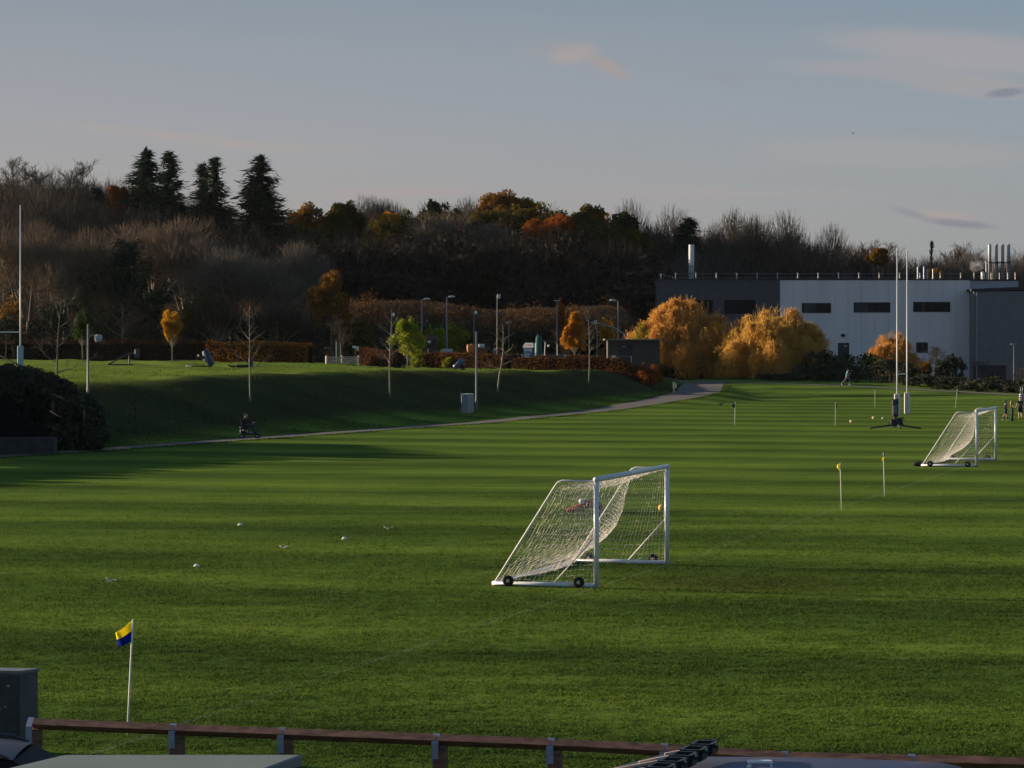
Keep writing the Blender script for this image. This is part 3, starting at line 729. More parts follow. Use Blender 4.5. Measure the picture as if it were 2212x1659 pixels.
def shrub(name, label, loc, h, w, mat, seed, n=2500, size=.16, clumps=22, cat='shrub', group=None, tight=.34, d=None, stems=True, aspect=1.0):
    t = thing(name, label, cat, loc, 0, group)
    q, cc = clump_crown(seed, n, w / 2, (d or w) / 2, h * .56, h * .46, size, clumps, tight, .45, None, aspect, -.75)
    q = q[q[:, :, 2].min(1) > -.02 * h]
    if stems:
        mb = MB()
        for c in cc[:10]: mb.tube([(c[0] * .2, c[1] * .2, -.05), (c[0] * .6, c[1] * .6, max(.1, c[2] * .5)), tuple(c)], [.02 * h + .01, .012 * h + .008, .006], 4, False)
        mb.build('stems', BARK_D, t)
    b = NQ(); b.quads(q); b.build('foliage', mat, t)
    return t
def reeds(seed, n, xr, yr, hh, w, mask=None):
    rng = np.random.default_rng(seed); x = xr[0] + rng.random(n) * (xr[1] - xr[0]); y = yr[0] + rng.random(n) * (yr[1] - yr[0])
    if mask is not None: k = mask(x, y, rng); x, y = x[k], y[k]
    n = len(x); b = np.stack([x, y, hgt(x, y) - .05], 1); t = b + np.stack([rng.normal(size=n) * .4, rng.normal(size=n) * .4, hh * (.4 + .7 * rng.random(n))], 1)
    return ribbon(b, t, np.full(n, w) * (.5 + rng.random(n)), rng)

# ------------------------------------------------------------------ the wood and everything that grows
def T(px, py, D):                       # stand something on the terrain where the photo shows it
    x = X(px, D); return Vector((x, D, gz(x, D)))
def top_h(px, ytop, D):                 # height that reaches the given picture row
    return Z(ytop, D) - gz(X(px, D), D)
def build_vegetation():
    make_kinds()
    # mass of the wood: bare trees merged into one backdrop of woodland
    rng = np.random.default_rng(11); q = NQ(); r2 = random.Random(11)
    sky = [(-60, 350), (0, 352), (130, 362), (180, 376), (260, 385), (390, 405), (510, 430), (620, 462), (700, 456), (800, 452), (900, 450), (1000, 440), (1140, 440), (1250, 452), (1335, 462), (1450, 484), (1550, 486), (1700, 488), (1760, 508), (1830, 528), (1900, 532), (2100, 532), (2260, 534)]
    sx, sy = [a for a, b in sky], [b for a, b in sky]
    def put(i, px, D, ytop, w, mi, f=1.0):
        k = BRUSH[4 + i % 3]; h = top_h(px, ytop, D); p = T(px, 0, D)
        if h < 2: return
        a = r2.uniform(0, 6.28); c, s = math.cos(a), math.sin(a); R = np.array([[c, -s, 0], [s, c, 0], [0, 0, 1]])
        S = np.array([w / k['w'], w / k['w'], h]); V = (k['tw'].reshape(-1, 3) * S) @ R.T + np.array(p)
        q.quads(V.reshape(-1, 4, 3), mi)
        tv = np.array(k['wood'].v) * S @ R.T + np.array(p); fs = np.array([f_ for f_ in k['wood'].f if len(f_) == 4]); q.add(tv, fs, 3)
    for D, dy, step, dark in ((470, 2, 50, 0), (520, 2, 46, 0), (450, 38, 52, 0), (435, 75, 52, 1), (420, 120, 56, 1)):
        px = -70 + r2.uniform(0, 30)
        while px < 2290:
            if not (D < 438 and 640 < px < 2300):
                yt = np.interp(px, sx, sy) + dy + r2.uniform(-6, 26)
                if D < 445: yt = max(yt, np.interp(px, sx, sy) + 20)
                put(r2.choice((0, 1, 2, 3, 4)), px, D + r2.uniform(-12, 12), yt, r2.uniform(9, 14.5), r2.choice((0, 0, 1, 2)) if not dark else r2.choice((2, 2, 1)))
            px += step * r2.uniform(.75, 1.25)
    # dense undergrowth below the crowns, coloured dark to fill the wood's shaded gaps
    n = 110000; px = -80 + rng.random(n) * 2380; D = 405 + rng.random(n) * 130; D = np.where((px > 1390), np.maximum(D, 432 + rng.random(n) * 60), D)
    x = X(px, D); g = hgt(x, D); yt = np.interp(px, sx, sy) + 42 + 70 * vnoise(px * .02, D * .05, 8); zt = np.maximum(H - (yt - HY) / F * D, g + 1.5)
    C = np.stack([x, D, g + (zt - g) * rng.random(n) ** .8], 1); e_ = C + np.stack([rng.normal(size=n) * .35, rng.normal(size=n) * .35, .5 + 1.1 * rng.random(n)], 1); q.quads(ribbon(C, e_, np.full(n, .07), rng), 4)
    # near-black leaf clumps added to paint the shade below the canopy
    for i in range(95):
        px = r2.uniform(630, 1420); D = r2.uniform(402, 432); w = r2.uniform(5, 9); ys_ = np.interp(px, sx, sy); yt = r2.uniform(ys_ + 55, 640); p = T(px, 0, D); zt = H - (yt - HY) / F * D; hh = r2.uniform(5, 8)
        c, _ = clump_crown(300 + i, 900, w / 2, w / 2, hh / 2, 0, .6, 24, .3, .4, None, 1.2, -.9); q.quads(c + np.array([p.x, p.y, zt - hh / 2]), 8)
    # overlapping leafy crowns of the central canopy
    for i in range(58):
        px = 620 + 750 * (i + r2.random()) / 58; D = r2.uniform(440, 500); w = r2.uniform(5, 9.5); yt = np.interp(px, sx, sy) + r2.uniform(-4, 60); p = T(px, 0, D); zt = H - (yt - HY) / F * D; hh = r2.uniform(5, 8)
        c, _ = clump_crown(200 + i, 1500, w / 2, w / 2, hh / 2, 0, .5, 34, .26, .35, None, 1.1, -.7); q.quads(c + np.array([p.x, p.y, zt - hh / 2]), 5 + (i * 7) % 3)
    tag(q.build('woodland', [TW_GREY, TW_RED, TW_DARK, BARK_D, LF_GLOOM, LF_OLIVE_D, LF_RUSSET_D, LF_OLIVE, LF_SHADE]), 'dim autumn wood of leafless trees covering the rise behind the fields', 'woodland', kind='stuff')

    # --- trees of the wood that can be told apart
    g_ = 'trees on the skyline of the wood'
    for (px, yt, D, w, i, tm, lab) in [
        (22, 333, 455, 9, 3, TW_GREY, 'tall thin bare tree at the far left end of the skyline'),
        (90, 345, 450, 12, 1, TW_GREY, 'wide twiggy bare tree right of the thin one at the far left of the skyline'),
        (150, 340, 452, 11, 1, TW_GREY, 'pointed bare tree peaking above the skyline between the left edge and the spruces'),
        (215, 366, 455, 12, 0, TW_GREY, 'low rounded bare tree on the skyline left of the spindle fir'),
        (800, 420, 470, 8.5, 0, TW_GREY, 'bare tree with open fan of branches on the skyline above the grassy mound'),
        (852, 426, 470, 8.5, 1, TW_GREY, 'finer brush-shaped bare tree standing directly above the orange crown'),
        (985, 424, 470, 11, 0, TW_GREY, 'bare tree left of the broad brown oak on the skyline'),
        (1400, 433, 460, 11.5, 2, TW_RED, 'round bare tree with few russet leaves on the skyline left of the white flue'),
        (1595, 449, 462, 11, 2, TW_GREY, 'broad fan-shaped bare tree on the skyline right of the tall white flue'),
        (1682, 453, 460, 12.5, 2, TW_GREY, 'broadest bare tree above the joint of dark and pale walls'),
        (1765, 482, 462, 10, 0, TW_GREY, 'sloping bare tree at the right shoulder of the high skyline'),
        (1862, 514, 470, 9, 1, TW_RED, 'reddish bare tree above the middle strip window'),
        (1925, 519, 475, 8, 3, TW_RED, 'narrow bare tree just left of the tall rugby posts against the sky'),
        (2052, 520, 475, 9, 1, TW_RED, 'bare tree on the low skyline right of the rugby posts'),
        (2105, 519, 470, 8, 0, TW_GREY, 'bare tree directly left of the four steel flues'),
        (2206, 528, 470, 9, 0, TW_RED, 'bare tree at the right end of the skyline beyond the four flues')]:
        bare_tree(BRUSH[(px // 7) % 4] if px in (1400, 1595, 1682, 1765, 800, 852, 985) else KINDS[i], 'bare_tree', lab, 'tree', T(px, 0, D), top_h(px, yt, D), w, px * .37, tm, BARK, g_)
    g_ = 'brushy bare trees at the near edge of the wood'
    for (px, yt, D, w, i, tm, lab) in [
        (60, 470, 352, 9, 4, TW_RED, 'reddish brushy bare tree right of the blue padded rugby upright'),
        (140, 488, 350, 9.5, 4, TW_RED, 'brushy bare tree at the wood edge above the green sapling'),
        (225, 500, 352, 8, 2, TW_GREY, 'thin grey bare tree left of the dark yew at the wood edge'),
        (330, 466, 362, 12.5, 4, TW_RED, 'wide red-brown brushy tree below the twin spruces'),
        (405, 478, 358, 9, 1, TW_RED, 'upright red-brown tree below the two-pointed fir'),
        (500, 525, 352, 9.5, 4, TW_GREY, 'brushy grey tree below the dense dark spruce'),
        (580, 520, 350, 10.5, 4, TW_GREY, 'widest grey brushy tree above the beech hedge by the gate'),
        (645, 524, 352, 6.5, 3, TW_GREY, 'slim grey tree at the right end of the brushy row'),
        (265, 620, 342, 7, 2, TW_DARK, 'dark low bare tree behind the left field between the green and yellow saplings'),
        (470, 640, 342, 6, 2, TW_DARK, 'low dark scrubby tree behind the yellow sapling'),
        (600, 660, 340, 6, 0, TW_DARK, 'low dark scrubby tree behind the orange end of the beech hedge'),
        (1010, 455, 440, 13, 1, TW_GREY, 'brown twiggy tree in the middle of the wood left of the rust-red crown')]:
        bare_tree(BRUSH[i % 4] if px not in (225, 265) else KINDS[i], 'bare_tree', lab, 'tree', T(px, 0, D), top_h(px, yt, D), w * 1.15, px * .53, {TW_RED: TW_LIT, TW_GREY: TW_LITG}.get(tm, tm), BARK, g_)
    g_ = 'conifers rising above the wood'
    for (px, yt, D, w, s, kw, lab) in [
        (318, 326, 445, 18, 1, dict(gap=.1, power=.75, whorls=48), 'left and broader of the twin dark spruces on the skyline'),
        (366, 328, 452, 14.5, 2, dict(gap=.25, power=.85, whorls=46), 'right and sparser of the twin dark spruces on the skyline'),
        (440, 352, 448, 9.5, 3, dict(gap=.25, whorls=46), 'shorter point of the two gappy firs beside the twin spruces'),
        (464, 338, 445, 13, 4, dict(gap=.28, power=1.0, whorls=46), 'taller gappy fir with broken top left of the dense spruce'),
        (562, 340, 440, 13.5, 5, dict(gap=.06, power=.62, whorls=52), 'dense dark spruce standing alone above the wood'),
        (211, 405, 446, 6, 6, dict(gap=.1), 'small dark spindle fir inside the wood at left'),
        (1488, 470, 455, 9, 8, dict(gap=.35, power=.5, start=.5), 'flat-topped dark pine on the skyline above the tall white flue'),
        (2012, 521, 470, 1.6, 9, dict(gap=.25), 'tiny thin fir on the low skyline right of the rugby posts')]:
        o = conifer(lab, T(px, 0, D), top_h(px, yt, D), w, s, group=g_, **kw)
        if px == 2012: o.scale = (.35, .35, 1)
    conifer('dark green yew with rising boughs at the wood edge behind the field', T(268, 0, 352), top_h(268, 522, 352), 13, 21, gap=.2, power=.6, droop=-.45, name='yew_tree')
    g_ = 'autumn crowns in the wood'
    for (px, yt, yb, D, wp, m, s, lab) in [
        (845, 455, 505, 455, 44, LF_ORANGE, 31, 'small bright orange crown at the skyline left of centre'),
        (1092, 420, 520, 450, 120, LF_BROWN, 32, 'broad golden-brown oak crown highest on the middle skyline'),
        (1190, 466, 560, 435, 130, LF_RUST, 33, 'rust-red crown in the wood below the skyline'),
        (1268, 447, 530, 450, 84, LF_OLIVE, 34, 'olive-yellow crown on the skyline right of the brown oak'),
        (745, 440, 520, 455, 75, LF_OLIVE, 35, 'olive-brown crown on the skyline right of the dense spruce'),
        (668, 447, 530, 455, 85, LF_BROWN, 36, 'brown crown on the skyline touching the dense spruce'),
        (1345, 452, 540, 452, 60, LF_GREEN, 37, 'dark green ivy-clad crown left of the russet round tree'),
        (930, 440, 530, 455, 60, LF_GREEN, 38, 'dark green crown on the skyline right of the orange one'),
        (255, 402, 470, 448, 46, LF_RUST, 39, 'reddish thin crown in the wood left of the twin spruces'),
        (1895, 538, 575, 440, 44, LF_BROWN, 40, 'small golden-brown crown behind the building roof left of the rugby posts'),
        (2020, 585, 605, 432, 34, LF_YELLOW, 41, 'little yellow crown just above the roof rail')]:
        hh = top_h(px, yt, D); leafy_tree('autumn_tree', lab, 'tree', T(px, 0, D), hh, M(wp, D), max(1, hh - M(yb - yt, D)), m, BARK_D, s, n=int(4500 + wp * 90), size=.36, shape=None, clumps=60, tight=.29, group=g_, stem=.3, low=-.85, hollow=.3)
    # --- between wood and field
    D = 338
    leafy_tree('autumn_tree', 'golden-brown round tree in front of the dark wood above the gate', 'tree', T(715, 0, D), top_h(715, 597, D), M(84, D), top_h(715, 700, D), LF_BROWN, BARK_D, 51, n=6500, size=.3, shape=None, clumps=46, tight=.28, stem=.16)
    leafy_tree('autumn_tree', 'rusty columnar young tree beside the lamp left of the orange tree', 'tree', T(1211, 0, 346), top_h(1211, 648, 346), M(20, 346), top_h(1211, 735, 346), LF_RUST, BARK_D, 52, n=1200, size=.25, stem=.07)
    leafy_tree('autumn_tree', 'amber bushy young tree behind the flat-roofed hut', 'tree', T(1312, 0, 345), top_h(1312, 690, 345), M(42, 345), .5, LF_YELLOW, BARK_D, 53, n=1500, size=.25, shape=None, stem=.07)
    g_ = 'young trees along the field edge'
    for (px, yb, yt, yc, wp, m, s, n, sh, lab) in [
        (372, 779, 670, 740, 60, LF_YELLOW, 61, 2600, 'vase', 'bright yellow vase-shaped young tree on the left field edge'),
        (178, 776, 672, 745, 40, LF_FRESH, 62, 1900, 'egg', 'green-leaved young tree behind the lantern post at left'),
        (880, 796, 684, 776, 72, LF_LIME, 63, 2700, 'egg', 'lime-green and yellow young tree right of the gate'),
        (1240, 808, 676, 768, 52, LF_ORANGE, 64, 3600, 'egg', 'orange-leaved young tree on the slope left of the willows')]:
        D = {372: 322, 178: 322, 880: 285, 1240: 292}[px]; p = T(px, 0, D)
        leafy_tree('young_tree', lab, 'tree', p, top_h(px, yt, D), M(wp, D), top_h(px, yc, D), m, BARK_P, s, n=int(n * 1.5), size=.22, shape=sh, clumps=60, tight=.23, group=g_, stem=.06, hollow=.12)
    # staked bare saplings on the bank
    g_ = 'bare saplings planted on the bank'
    sap = []
    for i, kw in enumerate([dict(spread=.55, up=.35, limbs=9, first=.18, sub=(4, 3, 2)), dict(spread=.36, up=.1, limbs=13, first=.33, sub=(3, 2, 1)), dict(spread=.34, up=.25, limbs=10, first=.32, sub=(3, 2, 1)), dict(spread=.36, up=1.05, limbs=15, first=.3, sub=(5, 4, 3), taper_h=.6)]):
        w, t = grow_bare(80 + i, tw=.005, r0=.0135, **kw); s = 1 / t[:, :, 2].max(); t = t * s; w.v = [tuple(c * s for c in v) for v in w.v]
        sap.append(dict(wood=w, tw=t, w=float(np.percentile(np.abs(t[:, :, :2]), 97) * 2)))
    for (px, yb, yt, wp, i, tm, bk, lab) in [
        (124, 842, 600, 150, 0, TW_GREY, BARK, 'largest bare sapling with wide crooked boughs rising behind the dark bush'),
        (541, 868, 645, 85, 1, TW_GREY, BARK_P, 'bare sapling on a grassy mound above the scooter rider'),
        (843, 858, 655, 90, 2, TW_GREY, BARK_P, 'bare sapling on the bank between the scooter rider and the steel box'),
        (1075, 846, 690, 85, 1, TW_GREY, BARK_P, 'bare sapling just right of the steel box and grey mast'),
        (1272, 828, 650, 62, 2, TW_GREY, BARK_P, 'bare sapling directly right of the orange young tree')]:
        p = GP(px, yb, 130, 330); bare_tree(sap[i], 'sapling', lab, 'tree', p, Z(yt, p.y) - p.z, M(wp, p.y), px * .71, tm, bk, g_)
    for (px, D, yt, wp, i, lab) in [(739, 322, 676, 62, 3, 'vase-shaped bare young tree standing behind the wooden gate'), (12, 318, 690, 50, 2, 'thin bare sapling at the left edge behind the field'), (30, 322, 735, 30, 2, 'very small bare sapling at the left edge of the field'), (1085, 300, 745, 55, 3, 'dark bare bush-like sapling rising out of the clipped hedge')]:
        p = T(px, 0, D); bare_tree(sap[i], 'sapling', lab, 'tree', p, top_h(px, yt, D), M(wp, D), px * .4, TW_DARK if px > 1000 else TW_RED, BARK_D, 'bare saplings at the far edge of the field')
    # --- willows
    D = 352; willow('largest rusty-gold weeping willow in front of the dark building wall', T(1484, 0, D), top_h(1484, 646, D), M(305, D), 3, LF_WILLOW_R, 88, 80)
    D = 346; willow('golden weeping willow in front of the joint of dark and pale walls', T(1668, 0, D), top_h(1668, 661, D), M(270, D), 8, LF_WILLOW, 80, 80)
    D = 362; willow('smallest weeping willow against the pale wall right of the building door', T(1930, 0, D), top_h(1930, 716, D), M(118, D), 5, LF_WILLOW_R, 38, 80)
    # --- hedges
    def line(a, b): return [(X(a[0], a[1]), a[1]), (X(b[0], b[1]), b[1])]
    def hh(px, yt, D): return top_h(px, yt, D)
    D = 326
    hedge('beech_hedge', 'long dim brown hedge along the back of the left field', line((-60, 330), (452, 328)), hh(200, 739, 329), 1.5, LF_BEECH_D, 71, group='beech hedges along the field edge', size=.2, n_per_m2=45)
    hedge('beech_hedge', 'clipped beech hedge turning from brown to bright orange left of the gate', line((452, 322), (672, 317)), hh(560, 744, 325), 1.5, LF_BEECH_O, 72, group='beech hedges along the field edge', size=.17, n_per_m2=120)
    hedge('beech_hedge', 'short red-brown beech hedge just right of the wooden gate', line((788, 318), (862, 312)), hh(830, 757, 316), 1.3, LF_BEECH, 73, group='beech hedges along the field edge', size=.17, n_per_m2=120)
    hedge('beech_hedge', 'ragged beech hedge behind the blue tackle roller', line((900, 308), (1100, 298)), hh(1000, 764, 303), 1.3, LF_BEECH, 74, group='beech hedges along the field edge', size=.17, n_per_m2=110, rag=.14)
    hedge('beech_hedge', 'clipped rust-brown beech hedge in front of the blue toilet cabin', line((1112, 294), (1396, 286)), hh(1250, 772, 290), 1.2, LF_BEECH, 75, group='beech hedges along the field edge', size=.17, n_per_m2=130, rag=.1)
    shrub('beech_bush', 'rust-orange beech bush ending the hedge beside the path junction', T(1404, 0, 286), 2.1, 2.4, LF_RUST, 76, 1600, .18, clumps=18)
    g_ = 'yellow shrubs in the hedge gap'
    for px, D, yt, wp, s, lab in [(905, 306, 760, 34, 77, 'yellow-leaved shrub in the hedge below the shed'), (968, 303, 772, 26, 78, 'small yellow shrub in front of the pale trailer'), (945, 312, 775, 30, 79, 'smallest yellow shrub left of the tackle roller')]:
        shrub('yellow_shrub', lab, T(px, 0, D), hh(px, yt, D), M(wp, D), LF_LIME, s, 700, .2, group=g_, clumps=12)
    # golden shrubs along the foot of the mound and by the wood
    g_ = 'leafy shrubs below the mound and wood'
    for px, D, yt, wp, m, s, lab in [
        (930, 346, 708, 60, LF_LIME, 81, 'yellow-green shrub patch behind the shed roof'), (985, 347, 709, 62, LF_LIME, 82, 'yellow-green shrub patch behind the lamp base'),
        (430, 345, 632, 70, LF_OLIVE, 83, 'olive-yellow shrub at the wood edge right of the yellow sapling'), (28, 346, 640, 60, LF_BROWN, 84, 'golden-brown shrub at the wood edge by the blue padded upright'),
        (1060, 347, 716, 120, LF_GREEN, 85, 'dark green shrub mass behind the grey mast'), (1150, 347, 716, 110, LF_GREEN, 86, 'dark green shrub mass behind the blue toilet cabin'),
        (1280, 346, 725, 70, LF_GREEN, 87, 'dark green shrub mass left of the flat-roofed hut'), (1390, 350, 712, 50, LF_LIME, 88, 'yellow-green shrub between hut and largest willow'),
        (770, 345, 690, 75, LF_OLIVE, 89, 'olive shrub right of the golden-brown tree behind the gate'), (650, 344, 700, 90, LF_BUSH, 90, 'dark thorn shrub behind the orange end of the beech hedge'),
        (540, 345, 690, 100, LF_BUSH, 91, 'dark thorn shrub behind the bare sapling on the mound'), (420, 344, 705, 80, LF_BUSH, 92, 'dark thorn shrub behind the yellow young tree'),
        (300, 344, 690, 100, LF_BUSH, 93, 'dark thorn shrub below the yew'), (210, 344, 670, 90, LF_BUSH, 94, 'dark thorn shrub behind the lantern post'), (110, 344, 660, 100, LF_BUSH, 95, 'dark thorn shrub behind the largest bare sapling'), (10, 344, 690, 80, LF_BUSH, 96, 'dark thorn shrub at the left edge of the wood'),
        (850, 344, 730, 110, LF_BUSH, 97, 'dark shrub behind the lime-green young tree')]:
        shrub('leafy_shrub' if s < 90 else 'thorn_shrub', lab, T(px, 0, D), hh(px, yt, D), M(wp, D), m, s, 2200, .34, group=g_, clumps=26)
    g_ = 'dark shrubs beyond the running track'
    for px, D, yt, wp, m, s, lab in [
        (1775, 340, 760, 100, LF_BUSH, 101, 'dark shrub at the right foot of the golden willow'), (1870, 338, 762, 120, LF_GREEN, 102, 'dark green rounded shrub behind the runner'), (1815, 330, 775, 110, LF_BUSH, 103, 'black-green shrub directly left of the runner'), (1925, 322, 780, 100, LF_BUSH, 104, 'dark shrub behind the left rugby upright'),
        (2055, 366, 776, 60, LF_BUSH, 105, 'dark bush by the lower doors of the pale building'), (2000, 310, 812, 110, LF_BUSH, 106, 'low dark scrub right of the rugby posts'), (2080, 298, 812, 120, LF_BUSH, 107, 'low dark scrub on the rise left of the walkers'), (2150, 290, 818, 110, LF_BUSH, 108, 'low dark scrub behind the walkers'), (2215, 285, 822, 90, LF_BUSH, 109, 'low dark scrub at the right edge'), (1985, 370, 785, 60, LF_BROWN, 110, 'brown bush right of the smallest willow'), (1560, 350, 803, 70, LF_BUSH, 111, 'dim undergrowth between the two large willows'), (1700, 335, 806, 110, LF_BUSH, 112, 'dim undergrowth beneath the golden willow')]:
        shrub('dark_shrub', lab, T(px, 0, D), hh(px, yt, D), M(wp, D), m, s, 2200, .30, group=g_, clumps=26)
    for px, D, yt, wp, i, lab in [(2120, 384, 775, 60, 2, 'thin bare bush against the annex wall'), (2020, 372, 745, 55, 1, 'pinkish bare bush against the pale wall right of the small window'), (2205, 330, 790, 50, 2, 'thin bare bush at the right edge by the slim lamp')]:
        bare_tree(KINDS[i], 'bare_bush', lab, 'shrub', T(px, 0, D), hh(px, yt, D), M(wp, D), px, TW_RED, BARK_D, 'bare bushes by the building')
    # mound covered in dead grass and bramble
    q = NQ(); q.quads(reeds(5, 75000, (-32, 22), (347, 384), .8, .06, lambda x, y, r: r.random(len(x)) < np.where(vnoise(x * .16, y * .16, 2) > .38, 1, .35)))
    tag(q.build('dead_grass', LF_DEAD), 'brown dead grass and stalks covering the long mound before the wood', 'dry grass', kind='stuff')
    rng = np.random.default_rng(15); n = 60000; x = -34 + rng.random(n) * 56; y = 346 + rng.random(n) * 17; k = vnoise(x * .13, y * .2, 12) + .25 * vnoise(x * .6, y * .6, 13) > .36 + .028 * (y - 346) + .1 * rng.random(n); x, y = x[k], y[k]; n = len(x)
    q = NQ(); q.quads(leaf_quads(np.stack([x, y, hgt(x, y) + rng.random(n) ** 1.5 * (.5 + 1.6 * vnoise(x * .3, y * .3, 14))], 1), .28, rng)); tag(q.build('bramble', LF_BUSH), 'dark bramble thicket over the lower part of the grassy mound', 'bramble', kind='stuff')
    n = 26000; x = -33 + rng.random(n) * 55; y = 350 + rng.random(n) * 26; k = vnoise(x * .16, y * .22, 22) + .3 * vnoise(x * .7, y * .7, 23) > .72; x, y = x[k], y[k]; n = len(x)
    q = NQ(); q.quads(leaf_quads(np.stack([x, y, hgt(x, y) + rng.random(n) ** 1.3 * (.5 + 2.0 * vnoise(x * .4, y * .4, 24))], 1), .24, rng)); tag(q.build('scrub', LF_RUSSET_D), 'rust-brown scrub scattered over the grassy mound', 'scrub', kind='stuff')
    # dark evergreen bush at left with the terrace steps in front
    t = thing('evergreen_bush', 'huge black-green evergreen bush beside the terrace steps at left', 'bush', (X(100, 158), 158, gz(X(100, 158), 158)))
    rng = np.random.default_rng(5); q = NQ(); out = [(-620, 640), (-300, 690), (-120, 760), (-40, 782), (20, 792), (60, 800), (100, 806), (125, 832), (140, 826), (155, 846), (172, 850), (185, 846), (200, 885), (212, 930), (217, 965)]
    ox, oy = [a for a, b in out], [b for a, b in out]; C = []
    for i in range(260):
        px = r2.uniform(-130, 208) if i < 170 else r2.uniform(-600, -110); D = 152 + r2.random() * 16; x = X(px, D); yt = np.interp(px, ox, oy) + 14; z1 = Z(yt, D) - .1; z0 = gz(x, D)
        if z1 < z0 + .3: z1 = z0 + .3
        z = z0 + (z1 - z0) * r2.random() ** .5; r = r2.uniform(.45, .8); m = 420 if i < 170 else 160; p = rng.normal(size=(m, 3)); p /= np.linalg.norm(p, axis=1)[:, None]
        C.append(p * (r * rng.random(m) ** .35)[:, None] + np.array([x, D, max(z, z0 + .1)]))
    for i in range(420):                                      # beyond the frame it runs on beside the path and shades it
        D = r2.uniform(102, 157); x = float(np.interp(D, PD, PX)) - r2.uniform(2.6, 6.0); z0 = gz(x, D); z = z0 + 2.9 * r2.random() ** .5; m = 260; p = rng.normal(size=(m, 3)); p /= np.linalg.norm(p, axis=1)[:, None]
        if X(118, D) > x > X(-40, D): continue                  # keep the terrace steps clear
        C.append(p * (.65 * rng.random(m) ** .35)[:, None] + np.array([x, D, z]))
    C = np.concatenate(C) - np.array(t.location); q.quads(leaf_quads(C, .24, rng)); q.build('foliage', LF_BUSH, t)
    for i in range(16):
        px = -120 + i * 20; D = 158; x = X(px, D); zt = (Z(np.interp(px, ox, oy) + 30, D) + gz(x, D)) / 2; p = Vector((x, D + r2.uniform(-3, 3), gz(x, D) - .2)) - Vector(t.location)
        MB().tube([p, p + Vector((r2.uniform(-.4, .4), 0, max(.6, zt - gz(x, D))))], [.12, .04], 6).build('stem', BARK_D, t)
# ------------------------------------------------------------------ built things
WHITE = pm('white_paint', (.60, .60, .62), .35, .06, 3)
WHITE_D = pm('white_worn', (.62, .61, .58), .5, .12, 6)
BLACK = pm('black_rubber', (.012, .012, .013), .8, .2, 20)
STEEL = pm('galvanised', (.30, .32, .35), .45, .15, 12, metal=.6)
STEEL_D = pm('dark_steel', (.05, .055, .065), .5, .15, 8, metal=.4)
NET = pm('net_cord', (.76, .69, .58), .8, .05, 3)
DARK = pm('black_paint', (.014, .015, .018), .5, .2, 6)
NAVY = pm('navy_cloth', (.010, .018, .09), .8, .15, 9)
TIMBER = pm('brown_timber', (.12, .058, .040), .75, .55, 4, bump=.3, stretch=(1, 1, 6))
TIMBER_P = pm('pale_timber', (.52, .42, .29), .8, .2, 5, bump=.2)
CONC = pm('concrete', (.06, .058, .056), 1, .25, 2, bump=.2, spec=.05)
SKIN = pm('skin', (.52, .30, .20), .55, .06, 5)
def clothmat(name, col):
    m, nt, N, L = nt_new(name); out = N.new('ShaderNodeOutputMaterial'); d = N.new('ShaderNodeBsdfDiffuse'); t = N.new('ShaderNodeBsdfTranslucent'); mx = N.new('ShaderNodeMixShader')
    tc = N.new('ShaderNodeTexCoord'); nz = N.new('ShaderNodeTexNoise'); nz.inputs['Scale'].default_value = 30; L.new(tc.outputs['Object'], nz.inputs['Vector'])
    mr = N.new('ShaderNodeMapRange'); mr.inputs[3].default_value = .85; mr.inputs[4].default_value = 1.1; L.new(nz.outputs['Fac'], mr.inputs[0])
    v = N.new('ShaderNodeVectorMath'); v.operation = 'SCALE'; v.inputs[0].default_value = col; L.new(mr.outputs[0], v.inputs['Scale'])
    L.new(v.outputs[0], d.inputs[0]); L.new(v.outputs[0], t.inputs[0]); mx.inputs[0].default_value = .45; L.new(d.outputs[0], mx.inputs[1]); L.new(t.outputs[0], mx.inputs[2]); L.new(mx.outputs[0], out.inputs[0])
    return m
